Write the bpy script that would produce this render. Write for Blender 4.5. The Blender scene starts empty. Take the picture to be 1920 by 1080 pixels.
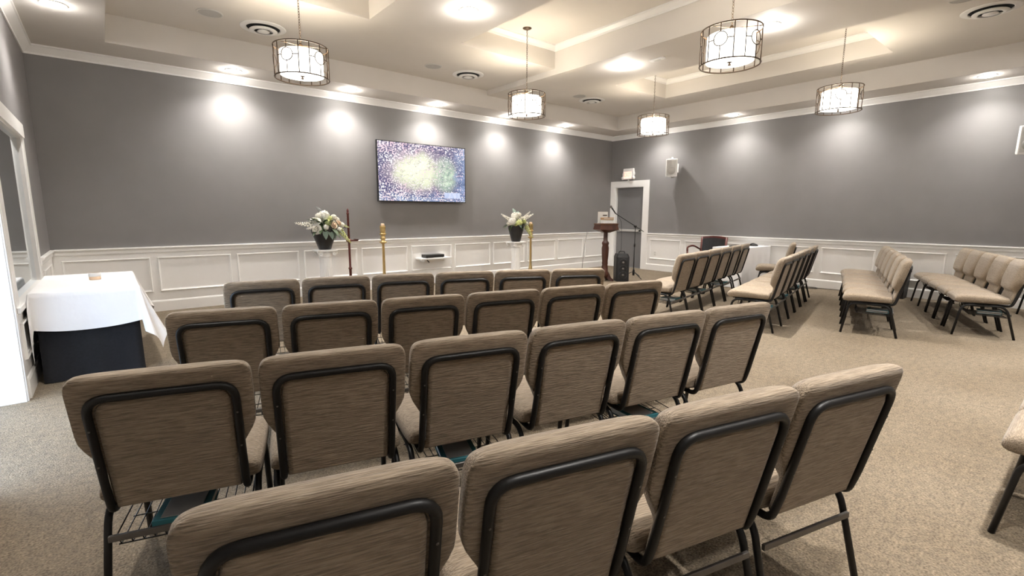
import bpy, bmesh, math, random
from mathutils import Vector, Matrix
random.seed(7)
scene = bpy.context.scene
C = scene.collection
PI = math.pi
# ---------------------------------------------------------------- camera
F_PX, YAW, PITCH, ROLL, CAM_H = 909.726, 0.69276, 0.15244, 0.0029, 1.38
def _cam():
    cy, sy = math.cos(YAW), math.sin(YAW)
    fw = Vector((sy*math.cos(PITCH), cy*math.cos(PITCH), -math.sin(PITCH)))
    r0 = Vector((cy, -sy, 0)); u0 = r0.cross(fw)
    r = math.cos(ROLL)*r0 + math.sin(ROLL)*u0
    u = -math.sin(ROLL)*r0 + math.cos(ROLL)*u0
    cd = bpy.data.cameras.new('camera'); cd.sensor_width = 36; cd.lens = F_PX*36/1920
    cd.clip_start = 0.05; cd.clip_end = 200
    co = bpy.data.objects.new('camera', cd); C.objects.link(co)
    m = Matrix((( r.x, u.x, -fw.x, 0), (r.y, u.y, -fw.y, 0), (r.z, u.z, -fw.z, CAM_H), (0, 0, 0, 1)))
    co.matrix_world = m
    scene.camera = co
_cam()
# ---------------------------------------------------------------- world / exposure
w = bpy.data.worlds.new('daylight'); scene.world = w; w.use_nodes = True
bg = w.node_tree.nodes['Background']; bg.inputs[0].default_value = (0.62, 0.78, 1.0, 1); bg.inputs[1].default_value = 2.4
scene.view_settings.view_transform = 'Standard'; scene.view_settings.look = 'None'
scene.view_settings.gamma = 1; scene.view_settings.use_curve_mapping = False
scene.view_settings.exposure = 1.3
scene.cycles.use_denoising = True
scene.cycles.adaptive_threshold = 0.05
scene.cycles.max_bounces = 7; scene.cycles.diffuse_bounces = 4; scene.cycles.glossy_bounces = 3; scene.cycles.transmission_bounces = 2
scene.cycles.caustics_reflective = False; scene.cycles.caustics_refractive = False
WARM = (1.0, 0.86, 0.68); NEUT = (1.0, 0.96, 0.91)
E_SPOT_WALL, E_SPOT, E_PEND_UP, S_SHADE = 104.0, 320.0, 8.5, 2.6
E_REAR_FILL, E_FRONT_FILL = 34.0, 200.0
# ---------------------------------------------------------------- dimensions (metres)
LL, RR, DD, YF = -0.571, 10.330, 8.366, -3.2
HC, Z0, Z1, Z2, ZB, ZTOP = 3.236, 3.34, 3.66, 4.0, 3.57, 4.25
HW = 0.91
# ---------------------------------------------------------------- materials
MATS = {}
def mat(name, color, rough=0.6, metal=0.0, emit=None, estr=0.0, spec=0.5, bump=None, vary=None, alpha=None, transmission=0.0):
    m = bpy.data.materials.new(name); m.use_nodes = True
    nt = m.node_tree; b = nt.nodes['Principled BSDF']
    b.inputs['Base Color'].default_value = (*color, 1)
    b.inputs['Roughness'].default_value = rough; b.inputs['Metallic'].default_value = metal
    b.inputs['Specular IOR Level'].default_value = spec
    b.inputs['Transmission Weight'].default_value = transmission
    if emit:
        b.inputs['Emission Color'].default_value = (*emit, 1); b.inputs['Emission Strength'].default_value = estr
    if vary or bump:
        tc = nt.nodes.new('ShaderNodeTexCoord'); mp = nt.nodes.new('ShaderNodeMapping')
        nt.links.new(tc.outputs['Object'], mp.inputs[0])
    if vary:                                   # (scale, amount, mapping scale)
        sc_, amt, ms = vary
        mp.inputs['Scale'].default_value = ms
        n = nt.nodes.new('ShaderNodeTexNoise'); n.inputs['Scale'].default_value = sc_; n.inputs['Detail'].default_value = 4
        nt.links.new(mp.outputs[0], n.inputs['Vector'])
        r = nt.nodes.new('ShaderNodeValToRGB'); e = r.color_ramp.elements
        e[0].position = 0.3; e[1].position = 0.7
        e[0].color = (*[c*(1-amt) for c in color], 1); e[1].color = (*[min(1, c*(1+amt)) for c in color], 1)
        nt.links.new(n.outputs['Fac'], r.inputs[0]); nt.links.new(r.outputs[0], b.inputs['Base Color'])
    if bump:                                   # (scale, strength, distance, mapping scale)
        sc_, st, di, ms = bump
        mp2 = nt.nodes.new('ShaderNodeMapping'); mp2.inputs['Scale'].default_value = ms
        nt.links.new(tc.outputs['Object'], mp2.inputs[0])
        n2 = nt.nodes.new('ShaderNodeTexNoise'); n2.inputs['Scale'].default_value = sc_; n2.inputs['Detail'].default_value = 3
        nt.links.new(mp2.outputs[0], n2.inputs['Vector'])
        bp = nt.nodes.new('ShaderNodeBump'); bp.inputs['Strength'].default_value = st; bp.inputs['Distance'].default_value = di
        nt.links.new(n2.outputs['Fac'], bp.inputs['Height']); nt.links.new(bp.outputs[0], b.inputs['Normal'])
    m.cycles.emission_sampling = 'NONE' if name in ('lens_glow', 'exit_red', 'exit_face') else 'AUTO'
    MATS[name] = m
    return m
M1 = (1, 1, 1)
mat('wall_grey', (0.212, 0.203, 0.201), 0.55, vary=(3, 0.03, M1), bump=(120, 0.15, 0.002, M1))
mat('wall_lobby', (0.6, 0.6, 0.6), 0.7)
mat('trim_white', (0.85, 0.84, 0.82), 0.35, vary=(2, 0.02, M1))
mat('ceiling_paint', (0.69, 0.655, 0.61), 0.75, vary=(2, 0.02, M1), bump=(90, 0.1, 0.002, M1))
mat('door_grey', (0.175, 0.172, 0.174), 0.45, vary=(3, 0.03, M1))
mat('metal_black', (0.008, 0.0075, 0.0075), 0.42, spec=0.35, vary=(30, 0.1, M1))
mat('black_plastic', (0.012, 0.012, 0.013), 0.5, vary=(40, 0.15, M1))
mat('grille_black', (0.02, 0.02, 0.022), 0.6, vary=(200, 0.6, M1), bump=(300, 0.6, 0.002, M1))
mat('wire', (0.03, 0.028, 0.027), 0.4, 0.6, vary=(20, 0.1, M1))
mat('steel_bar', (0.14, 0.13, 0.12), 0.42, 0.6, vary=(20, 0.1, M1))
mat('chrome', (0.7, 0.7, 0.7), 0.2, 1.0, vary=(20, 0.02, M1))
mat('bronze', (0.075, 0.045, 0.024), 0.5, 0.2, vary=(30, 0.15, M1))
mat('brass', (0.62, 0.45, 0.20), 0.3, 0.85, vary=(20, 0.12, M1))
mat('mahogany', (0.11, 0.022, 0.016), 0.35, vary=(8, 0.35, (1, 1, 6)))
mat('oak_dark', (0.06, 0.019, 0.010), 0.38, vary=(10, 0.35, (1, 1, 0.15)))
mat('oak_trim', (0.10, 0.04, 0.017), 0.4, vary=(10, 0.25, (1, 1, 0.3)))
mat('cloth_white', (0.83, 0.82, 0.82), 0.8, vary=(3, 0.02, M1), bump=(9, 0.25, 0.02, M1))
mat('cloth_black', (0.006, 0.006, 0.008), 0.9, vary=(60, 0.3, M1))
mat('plaster_white', (0.84, 0.83, 0.81), 0.6, vary=(8, 0.02, M1), bump=(60, 0.2, 0.003, M1))
mat('vase_black', (0.018, 0.018, 0.02), 0.35, vary=(20, 0.2, M1))
mat('petal_white', (0.86, 0.83, 0.74), 0.6, vary=(20, 0.06, M1))
mat('petal_blush', (0.85, 0.68, 0.52), 0.6, vary=(20, 0.08, M1))
mat('petal_green', (0.62, 0.66, 0.28), 0.6, vary=(20, 0.12, M1))
mat('leaf', (0.075, 0.12, 0.05), 0.5, vary=(20, 0.35, M1))
mat('leaf_pale', (0.16, 0.22, 0.17), 0.55, vary=(20, 0.25, M1))
mat('leaf_dark', (0.022, 0.022, 0.012), 0.5, vary=(20, 0.25, M1))
mat('leather_black', (0.02, 0.02, 0.021), 0.45, vary=(30, 0.2, M1))
mat('book_teal', (0.04, 0.20, 0.24), 0.5, vary=(20, 0.1, M1))
mat('paper', (0.72, 0.72, 0.70), 0.8, vary=(60, 0.05, (1, 1, 8)))
mat('paper_grey', (0.42, 0.42, 0.42), 0.6, vary=(20, 0.05, M1))
mat('book_tan', (0.45, 0.27, 0.12), 0.55, vary=(20, 0.1, M1))
mat('plastic_white', (0.80, 0.79, 0.77), 0.4, vary=(10, 0.02, M1))
mat('grille_white', (0.62, 0.61, 0.58), 0.6, vary=(250, 0.15, M1))
mat('speaker_grey', (0.47, 0.46, 0.44), 0.7, vary=(200, 0.12, M1))
mat('throat_shade', (0.01, 0.01, 0.01), 0.9, vary=(10, 0.1, M1))
mat('shade_glow', (0.9, 0.88, 0.82), 0.6, emit=(1.0, 0.95, 0.86), estr=S_SHADE)
mat('lens_glow', (0.9, 0.9, 0.9), 0.6, emit=(1.0, 0.95, 0.88), estr=30)
mat('exit_red', (0.9, 0.2, 0.14), 0.5, emit=(1.0, 0.22, 0.13), estr=1.1)
mat('exit_face', (0.85, 0.66, 0.6), 0.5, emit=(1.0, 0.6, 0.5), estr=0.35)
mat('mirror', (0.80, 0.91, 1.0), 0.03, 1.0)
mat('candle_wax', (0.86, 0.62, 0.42), 0.5, vary=(10, 0.04, M1))
mat('cable', (0.03, 0.028, 0.026), 0.6, vary=(20, 0.1, M1))
mat('paving', (0.45, 0.45, 0.45), 0.9, vary=(5, 0.1, M1))

def fabric():
    m = bpy.data.materials.new('chair_fabric'); m.use_nodes = True; nt = m.node_tree; b = nt.nodes['Principled BSDF']
    b.inputs['Roughness'].default_value = 0.9; b.inputs['Specular IOR Level'].default_value = 0.25
    b.inputs['Sheen Weight'].default_value = 0.25; b.inputs['Sheen Roughness'].default_value = 0.5
    tc = nt.nodes.new('ShaderNodeTexCoord')
    def noise(ms, s, det=3):
        mp = nt.nodes.new('ShaderNodeMapping'); mp.inputs['Scale'].default_value = ms; nt.links.new(tc.outputs['Object'], mp.inputs[0])
        n = nt.nodes.new('ShaderNodeTexNoise'); n.inputs['Scale'].default_value = s; n.inputs['Detail'].default_value = det
        nt.links.new(mp.outputs[0], n.inputs['Vector']); return n.outputs['Fac']
    rib = noise((14, 240, 240), 1.0, 2); dash = noise((34, 300, 300), 1.0, 1); big = noise(M1, 5)
    def ramp(f, c0, c1, p0, p1):
        r = nt.nodes.new('ShaderNodeValToRGB'); e = r.color_ramp.elements; e[0].position = p0; e[1].position = p1
        e[0].color = (*c0, 1); e[1].color = (*c1, 1); nt.links.new(f, r.inputs[0]); return r.outputs[0]
    base = ramp(rib, (0.185, 0.142, 0.099), (0.352, 0.279, 0.202), 0.34, 0.66)
    light = ramp(dash, (0, 0, 0), (0.5, 0.5, 0.5), 0.60, 0.74)
    mx = nt.nodes.new('ShaderNodeMix'); mx.data_type = 'RGBA'; nt.links.new(light, mx.inputs['Factor'])
    nt.links.new(base, mx.inputs[6]); mx.inputs[7].default_value = (0.42, 0.35, 0.27, 1)
    oi = nt.nodes.new('ShaderNodeObjectInfo')
    hv = nt.nodes.new('ShaderNodeHueSaturation'); nt.links.new(mx.outputs[2], hv.inputs['Color'])
    mr = nt.nodes.new('ShaderNodeMapRange'); mr.inputs[3].default_value = 0.93; mr.inputs[4].default_value = 1.07
    nt.links.new(oi.outputs['Random'], mr.inputs[0]); nt.links.new(mr.outputs[0], hv.inputs['Value'])
    nt.links.new(hv.outputs[0], b.inputs['Base Color'])
    bp = nt.nodes.new('ShaderNodeBump'); bp.inputs['Strength'].default_value = 0.8; bp.inputs['Distance'].default_value = 0.005
    nt.links.new(rib, bp.inputs['Height']); nt.links.new(bp.outputs[0], b.inputs['Normal'])
    MATS['fabric'] = m
fabric()
def carpet():
    m = bpy.data.materials.new('carpet'); m.use_nodes = True; nt = m.node_tree; b = nt.nodes['Principled BSDF']
    b.inputs['Roughness'].default_value = 0.95; b.inputs['Specular IOR Level'].default_value = 0.15
    tc = nt.nodes.new('ShaderNodeTexCoord')
    def noise(s, det=3, ms=M1):
        mp = nt.nodes.new('ShaderNodeMapping'); mp.inputs['Scale'].default_value = ms; nt.links.new(tc.outputs['Object'], mp.inputs[0])
        n = nt.nodes.new('ShaderNodeTexNoise'); n.inputs['Scale'].default_value = s; n.inputs['Detail'].default_value = det
        nt.links.new(mp.outputs[0], n.inputs['Vector']); return n.outputs['Fac']
    fine = noise(110, 2); mid = noise(24, 4); big = noise(1.1, 3)
    vor = nt.nodes.new('ShaderNodeTexVoronoi'); vor.inputs['Scale'].default_value = 130; nt.links.new(tc.outputs['Object'], vor.inputs['Vector'])
    def mixc(f, a, bcol, lo, hi):
        r = nt.nodes.new('ShaderNodeValToRGB'); e = r.color_ramp.elements; e[0].position = lo; e[1].position = hi
        e[0].color = (*a, 1); e[1].color = (*bcol, 1); nt.links.new(f, r.inputs[0]); return r.outputs[0]
    c1 = mixc(fine, (0.120, 0.097, 0.070), (0.300, 0.250, 0.190), 0.28, 0.72)
    c2 = mixc(mid, (0.78, 0.78, 0.78), (1.12, 1.10, 1.06), 0.3, 0.7)
    c3 = mixc(big, (0.90, 0.87, 0.83), (1.06, 1.06, 1.06), 0.35, 0.65)
    def mul(a, c):
        x = nt.nodes.new('ShaderNodeMix'); x.data_type = 'RGBA'; x.blend_type = 'MULTIPLY'; x.inputs['Factor'].default_value = 1
        nt.links.new(a, x.inputs[6]); nt.links.new(c, x.inputs[7]); return x.outputs[2]
    nt.links.new(mul(mul(c1, c2), c3), b.inputs['Base Color'])
    bp = nt.nodes.new('ShaderNodeBump'); bp.inputs['Strength'].default_value = 0.7; bp.inputs['Distance'].default_value = 0.006
    nt.links.new(vor.outputs['Distance'], bp.inputs['Height']); nt.links.new(bp.outputs[0], b.inputs['Normal'])
    MATS['carpet'] = m
carpet()
def tv_screen():
    m = bpy.data.materials.new('garden_picture'); m.use_nodes = True; nt = m.node_tree; b = nt.nodes['Principled BSDF']
    b.inputs['Base Color'].default_value = (0.01, 0.01, 0.01, 1); b.inputs['Roughness'].default_value = 0.15
    tc = nt.nodes.new('ShaderNodeTexCoord'); N = nt.nodes.new; L = nt.links.new
    sp = N('ShaderNodeSeparateXYZ'); L(tc.outputs['Object'], sp.inputs[0])     # x -0.93..0.93, z -0.53..0.53
    def math_(op, a, bb=None, c=None):
        n = N('ShaderNodeMath'); n.operation = op
        for i, v in enumerate((a, bb, c)):
            if v is None: continue
            if isinstance(v, (int, float)): n.inputs[i].default_value = v
            else: L(v, n.inputs[i])
        return n.outputs[0]
    def noise(s, det=4, ms=M1, rough=0.6):
        mp = N('ShaderNodeMapping'); mp.inputs['Scale'].default_value = ms; L(tc.outputs['Object'], mp.inputs[0])
        n = N('ShaderNodeTexNoise'); n.inputs['Scale'].default_value = s; n.inputs['Detail'].default_value = det; n.inputs['Roughness'].default_value = rough
        L(mp.outputs[0], n.inputs['Vector']); return n.outputs['Fac']
    def ramp(f, *stops):
        r = N('ShaderNodeValToRGB'); e = r.color_ramp.elements
        while len(e) < len(stops): e.new(0.5)
        for i, (p_, c_) in enumerate(stops): e[i].position = p_; e[i].color = (*c_, 1)
        L(f, r.inputs[0]); return r.outputs[0]
    def mix(f, a, c):
        x = N('ShaderNodeMix'); x.data_type = 'RGBA'
        L(f, x.inputs['Factor']) if not isinstance(f, float) else None
        for s_, v in ((6, a), (7, c)):
            if isinstance(v, tuple): x.inputs[s_].default_value = (*v, 1)
            else: L(v, x.inputs[s_])
        return x.outputs[2]
    X, Z = sp.outputs[0], sp.outputs[2]
    warp = math_('MULTIPLY', math_('SUBTRACT', noise(3.5), 0.5), 0.9)
    d1 = math_('ADD', math_('ADD', math_('POWER', math_('MULTIPLY', math_('ADD', X, 0.12), 1.25), 2.0), math_('POWER', math_('MULTIPLY', math_('SUBTRACT', Z, 0.03), 2.1), 2.0)), warp)
    glow = ramp(d1, (0.0, (0.95, 0.97, 0.74)), (0.25, (0.75, 0.78, 0.58)), (0.55, (0.36, 0.31, 0.38)), (0.9, (0.11, 0.10, 0.22)))
    # green foliage right of centre
    d2 = math_('ADD', math_('ADD', math_('POWER', math_('MULTIPLY', math_('SUBTRACT', X, 0.47), 2.8), 2.0), math_('POWER', math_('MULTIPLY', math_('SUBTRACT', Z, -0.02), 2.4), 2.0)), warp)
    c = mix(ramp(d2, (0.15, (0.85, 0.85, 0.85)), (0.8, (0, 0, 0))), glow, ramp(noise(14), (0.35, (0.30, 0.42, 0.34)), (0.65, (0.72, 0.90, 0.66))))
    # blue dusk on the right edge and along the bottom
    edge = math_('MAXIMUM', math_('MULTIPLY', math_('SUBTRACT', X, 0.58), 3.2), math_('MULTIPLY', math_('SUBTRACT', -0.0, math_('ADD', Z, 0.30)), 3.5))
    edge = math_('ADD', edge, math_('MULTIPLY', math_('SUBTRACT', noise(6), 0.5), 1.6))
    c = mix(ramp(edge, (0.1, (0, 0, 0)), (0.75, (0.9, 0.9, 0.9))), c, ramp(noise(9), (0.3, (0.10, 0.16, 0.30)), (0.7, (0.30, 0.40, 0.65))))
    # pale blossom speckle, thicker upper left and lower left
    vor = N('ShaderNodeTexNoise'); vor.inputs['Scale'].default_value = 34; vor.inputs['Detail'].default_value = 3; L(tc.outputs['Object'], vor.inputs['Vector'])
    dens = math_('ADD', math_('MULTIPLY', math_('ABSOLUTE', Z), 0.16), math_('MULTIPLY', X, -0.035))
    spk = math_('ADD', math_('ADD', vor.outputs['Fac'], dens), math_('MULTIPLY', math_('SUBTRACT', noise(4), 0.5), 0.25))
    c = mix(ramp(spk, (0.555, (0, 0, 0)), (0.64, (0.95, 0.95, 0.95))), c, ramp(noise(5), (0.4, (1.0, 0.98, 0.98)), (0.62, (0.95, 0.70, 0.78))))
    # dark boughs
    br = math_('ABSOLUTE', math_('SUBTRACT', noise(2.6, 5, (1, 1, 1.8)), 0.5))
    c = mix(ramp(br, (0.003, (0.55, 0.55, 0.55)), (0.012, (0, 0, 0))), c, (0.16, 0.12, 0.20))
    # pale bench at the lower right
    bx = math_('MULTIPLY', math_('LESS_THAN', math_('ABSOLUTE', math_('SUBTRACT', X, 0.62)), 0.185), math_('LESS_THAN', math_('ABSOLUTE', math_('ADD', Z, 0.40)), 0.055))
    c = mix(bx, c, ramp(noise(6, 2, (6, 1, 1)), (0.3, (0.45, 0.55, 0.80)), (0.7, (0.75, 0.78, 0.95))))
    L(c, b.inputs['Emission Color']); b.inputs['Emission Strength'].default_value = 0.45
    MATS['tv_picture'] = m
tv_screen()

# ---------------------------------------------------------------- mesh helpers
class MB:
    def __init__(s): s.v = []; s.f = []; s.sm = []
    def add(s, vs, fs, smooth=False):
        o = len(s.v); s.v += [tuple(x) for x in vs]; s.f += [tuple(i+o for i in f) for f in fs]; s.sm += [smooth]*len(fs); return s
    def box(s, x0, x1, y0, y1, z0, z1):
        return s.add([(x0,y0,z0),(x1,y0,z0),(x1,y1,z0),(x0,y1,z0),(x0,y0,z1),(x1,y0,z1),(x1,y1,z1),(x0,y1,z1)],
                     [(0,3,2,1),(4,5,6,7),(0,1,5,4),(1,2,6,5),(2,3,7,6),(3,0,4,7)])
    def bbox(s, x0, x1, y0, y1, z0, z1, b=0.005):
        """box with bevelled vertical section (chamfered all round)"""
        vs = []; 
        for z, i in ((z0, b), (z0+b, 0), (z1-b, 0), (z1, b)):
            for (a, c) in ((x0+i+b*0, y0+i), (x1-i, y0+i), (x1-i, y1-i), (x0+i, y1-i)): vs.append((a, c, z))
        fs = [(3,2,1,0), (12,13,14,15)]
        for k in range(3):
            for j in range(4): fs.append((k*4+j, k*4+(j+1)%4, (k+1)*4+(j+1)%4, (k+1)*4+j))
        return s.add(vs, fs)
    def loft(s, rings, closed=True, cap=True, smooth=True):
        n = len(rings[0]); o = len(s.v); vs = [p for r in rings for p in r]; fs = []
        for k in range(len(rings)-1):
            for j in range(n if closed else n-1):
                fs.append((k*n+j, k*n+(j+1)%n, (k+1)*n+(j+1)%n, (k+1)*n+j))
        s.add(vs, fs, smooth)
        if cap:
            m = len(rings)-1
            s.add([], [])
            s.f.append(tuple(o+i for i in reversed(range(n)))); s.sm.append(False)
            s.f.append(tuple(o+m*n+i for i in range(n))); s.sm.append(False)
        return s
    def lathe(s, prof, n=20, cx=0, cy=0, cz=0, cap=True, flute=None):
        rings = []
        for (r, z) in prof:
            ring = []
            for i in range(n):
                a = 2*PI*i/n; rr = r
                if flute and flute[0] <= z <= flute[1]: rr = r*(1-(0.07 if i % 2 else 0))
                ring.append((cx+rr*math.cos(a), cy+rr*math.sin(a), cz+z))
            rings.append(ring)
        return s.loft(rings, True, cap, flute is None)
    def tube(s, pts, r, n=8, cap=True, closed=False):
        P = [Vector(p) for p in pts]; rings = []; m = len(P); up = None
        for i in range(m):
            if closed: t = (P[(i+1) % m]-P[i-1]).normalized()
            else: t = (P[min(i+1, m-1)]-P[max(i-1, 0)]).normalized()
            if up is None:
                up = Vector((0,0,1)) if abs(t.z) < 0.9 else Vector((1,0,0))
            a = t.cross(up)
            if a.length < 1e-5: a = t.orthogonal()
            a.normalize(); b = a.cross(t).normalized(); up = b
            rr = r[i] if isinstance(r, (list, tuple)) else r
            rings.append([P[i]+rr*(math.cos(2*PI*k/n)*a+math.sin(2*PI*k/n)*b) for k in range(n)])
        if closed: rings.append(rings[0])
        return s.loft(rings, True, cap and not closed, True)
    def xform(s, M):
        s.v = [tuple(M @ Vector(p)) for p in s.v]; return s
    def mesh(s, name, material):
        me = bpy.data.meshes.new(name); me.from_pydata(s.v, [], s.f); me.validate()
        for p, sm in zip(me.polygons, s.sm): p.use_smooth = sm
        bm = bmesh.new(); bm.from_mesh(me); bmesh.ops.recalc_face_normals(bm, faces=bm.faces); bm.to_mesh(me); bm.free()
        me.materials.append(MATS[material]); me.update()
        return me
    def build(s, name, material, parent=None, loc=None, rz=0):
        return link(name, s.mesh(name, material), parent, loc, rz)
def link(name, me, parent=None, loc=None, rz=0):
    o = bpy.data.objects.new(name, me); C.objects.link(o)
    if parent: o.parent = parent
    if loc: o.location = loc
    if rz: o.rotation_euler.z = rz
    return o
def tag(o, label=None, cat=None, group=None, kind=None):
    if label: o['label'] = label
    if cat: o['category'] = cat
    if group: o['group'] = group
    if kind: o['kind'] = kind
    return o
def struct(o, label=None): 
    o['kind'] = 'structure'
    if label: o['label'] = label
    return o
def thing(name, label, cat, loc=(0,0,0), rz=0, group=None):
    o = bpy.data.objects.new(name, None); C.objects.link(o); o.empty_display_size = 0.1
    o.location = loc; o.rotation_euler.z = rz
    return tag(o, label, cat, group)
def fillet(pts, rad, n=5):
    """round the inner corners of a polyline"""
    P = [Vector(p) for p in pts]; out = [P[0]]
    for i in range(1, len(P)-1):
        a, b, c = P[i-1], P[i], P[i+1]; d1 = (a-b); d2 = (c-b)
        r = min(rad if not isinstance(rad, (list, tuple)) else rad[i-1], d1.length*0.49, d2.length*0.49)
        p, q = b+d1.normalized()*r, b+d2.normalized()*r
        for k in range(n+1):
            t = k/n; out.append((1-t)**2*p+2*t*(1-t)*b+t*t*q)
    return out+[P[-1]]
def light(name, kind, loc, energy, color, parent, size=0.03, angle=None, blend=1.0):
    d = bpy.data.lights.new(name, kind); d.energy = energy; d.color = color; d.shadow_soft_size = size
    if kind == 'SPOT': d.spot_size = angle; d.spot_blend = blend
    o = bpy.data.objects.new(name, d); C.objects.link(o); o.parent = parent; o.location = loc
    return o

# ================================================================ SETTING
# ---- floor
struct(MB().box(LL-0.15, RR+0.15, YF-0.15, DD+0.15, -0.1, 0).build('floor', 'carpet'))
struct(MB().box(-6, LL-0.15, 0.0, 6.6, -0.12, -0.02).build('floor_porch', 'paving'), 'pale paving outside the open doorway')
# ---- walls
WT = 0.15
DO = (7.345, 8.21, 2.05)                 # door opening (y0, y1, top)
wb = struct(MB().box(LL-WT, RR+WT, DD, DD+WT, 0, ZTOP).build('wall_back', 'wall_grey'))
wr = struct(MB().box(RR, RR+WT, YF, DO[0], 0, ZTOP).box(RR, RR+WT, DO[1], DD, 0, ZTOP).box(RR, RR+WT, DO[0], DO[1], DO[2], ZTOP).build('wall_right', 'wall_grey'))
OP = (3.3, 4.905, 2.15)                   # open doorway in the left wall
MI = (5.13, 6.93, 0.66, 2.115)            # mirror recess in the left wall
REC = 0.04
wl = struct(MB().box(LL-WT, LL, YF, OP[0], 0, ZTOP).box(LL-WT, LL, OP[0], OP[1], OP[2], ZTOP).box(LL-WT, LL, OP[1], MI[0], 0, ZTOP)
     .box(LL-WT, LL, MI[0], MI[1], 0, MI[2]).box(LL-WT, LL, MI[0], MI[1], MI[3], ZTOP).box(LL-WT, LL, MI[1], DD, 0, ZTOP)
     .box(LL-WT, LL-REC, MI[0], MI[1], MI[2], MI[3]).build('wall_left', 'wall_grey'))
wf = struct(MB().box(LL-WT, RR+WT, YF-WT, YF, 0, ZTOP).build('wall_front', 'wall_grey'))
# ---- coffered ceiling: a height field of rectangular cells
BX0, BX1, BY0, BY1 = LL+0.76, RR-0.71, 0.35, DD-0.70
CO = [(0.85, 2.645), (3.945, 5.74), (6.985, 8.83)]; CY = (2.185, 5.862)
BM = (5.74, 6.985)
def ceiling():
    xs = sorted({LL-WT, BX0, BX1, RR+WT, *[x for c in CO for x in c], *BM}); ys = sorted({YF-WT, BY0, BY1, DD+WT, *CY})
    def h(x, y):
        if not (BX0 < x < BX1 and BY0 < y < BY1): return Z0
        if BM[0] < x < BM[1]: return ZB
        for a, b in CO:
            if a < x < b and CY[0] < y < CY[1]: return Z2
        return Z1
    nx, ny = len(xs)-1, len(ys)-1
    H = [[h((xs[i]+xs[i+1])/2, (ys[j]+ys[j+1])/2) for j in range(ny)] for i in range(nx)]
    m = MB()
    for i in range(nx):
        for j in range(ny):
            x0, x1, y0, y1, z = xs[i], xs[i+1], ys[j], ys[j+1], H[i][j]
            m.add([(x0,y0,z),(x1,y0,z),(x1,y1,z),(x0,y1,z)], [(0,1,2,3)])
            if i+1 < nx and abs(H[i+1][j]-z) > 1e-6:
                z2 = H[i+1][j]; m.add([(x1,y0,z),(x1,y1,z),(x1,y1,z2),(x1,y0,z2)], [(0,1,2,3)])
            if j+1 < ny and abs(H[i][j+1]-z) > 1e-6:
                z2 = H[i][j+1]; m.add([(x0,y1,z),(x1,y1,z),(x1,y1,z2),(x0,y1,z2)], [(0,1,2,3)])
    return struct(m.build('ceiling', 'ceiling_paint'))
ceil = ceiling()
def ring_moulding(x0, x1, y0, y1, prof):
    """profile (inset, z) swept round a rectangle, mitred"""
    rings = []
    for (cx, cy, sx, sy) in ((x0, y0, 1, 1), (x1, y0, -1, 1), (x1, y1, -1, -1), (x0, y1, 1, -1)):
        rings.append([(cx+sx*o, cy+sy*o, z) for (o, z) in prof])
    rings.append(rings[0])
    return MB().loft(rings, True, False, False)
for (a, b) in CO:
    ring_moulding(a, b, CY[0], CY[1], [(0, Z2-0.085), (0.012, Z2-0.085), (0.018, Z2-0.06), (0.05, Z2-0.022), (0.062, Z2-0.02), (0.065, Z2), (0, Z2)]).build('coffer_moulding', 'trim_white', ceil)
# crown round the room: one mitred run for each wall
CP = [(0, HC), (0.012, HC), (0.016, HC+0.018), (0.078, Z0-0.022), (0.092, Z0-0.018), (0.092, Z0), (0, Z0)]
cor = [(LL, YF, 1, 1), (RR, YF, -1, 1), (RR, DD, -1, -1), (LL, DD, 1, -1)]
for k, n in enumerate(('trim_1', 'trim_2', 'trim_3', 'trim_4')):
    r = []
    for (cx, cy, sx, sy) in (cor[k], cor[(k+1) % 4]): r.append([(cx+sx*o, cy+sy*o, z) for (o, z) in CP])
    struct(MB().loft(r, True, True, False).build(n, 'trim_white'), 'white crown moulding under the ceiling')
# ---- wainscot: backing, cap rail, baseboard, raised panel frames
def extr(prof, axis, a, b, base, sgn):
    """prism of a profile (out, z) along x or y on a wall plane"""
    r = []
    for t in (a, b): r.append([((t, base+sgn*o, z) if axis == 'x' else (base+sgn*o, t, z)) for (o, z) in prof])
    return MB().loft(r, True, True, False)
RAIL = [(0, HW-0.085), (0.014, HW-0.085), (0.020, HW-0.072), (0.020, HW-0.035), (0.034, HW-0.026), (0.040, HW-0.018), (0.040, HW-0.004), (0.034, HW), (0, HW)]
BASE = [(0, 0), (0.020, 0), (0.020, 0.135), (0.014, 0.152), (0.007, 0.158), (0, 0.158)]
def frame_mesh(wd, ht, b=0.030, d=0.020):
    """picture-frame moulding in the local x/z plane, proud towards -y, lower-left corner at the origin"""
    rings = []
    for (cx, cz, sx, sz) in ((0, 0, 1, 1), (wd, 0, -1, 1), (wd, ht, -1, -1), (0, ht, 1, -1)):
        rings.append([(cx+sx*o, -p, cz+sz*o) for (o, p) in ((0, 0), (0.003, d*0.8), (b*0.35, d), (b*0.6, d*0.6), (b, d*0.35), (b, 0))])
    rings.append(rings[0])
    return MB().loft(rings, True, False, False)
_fm = {}
def panel(wd, ht, loc, rz, parent):
    k = (round(wd, 3), round(ht, 3))
    if k not in _fm: _fm[k] = frame_mesh(wd, ht).mesh('panel_moulding', 'trim_white')
    link('panel_moulding', _fm[k], parent, loc, rz)
def wainscot(wall, axis, a, b, base, sgn, bname, rname=None):
    t = 0.006
    if axis == 'x': MB().box(a, b, min(base, base+sgn*t), max(base, base+sgn*t), 0, HW-0.02).build('wainscot', 'trim_white', wall)
    else: MB().box(min(base, base+sgn*t), max(base, base+sgn*t), a, b, 0, HW-0.02).build('wainscot', 'trim_white', wall)
    extr(RAIL, axis, a, b, base, sgn).build('chair_rail', 'trim_white', wall)
    struct(extr(BASE, axis, a, b, base, sgn).build(bname, 'trim_white'), 'tall white baseboard along the wall')
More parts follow.
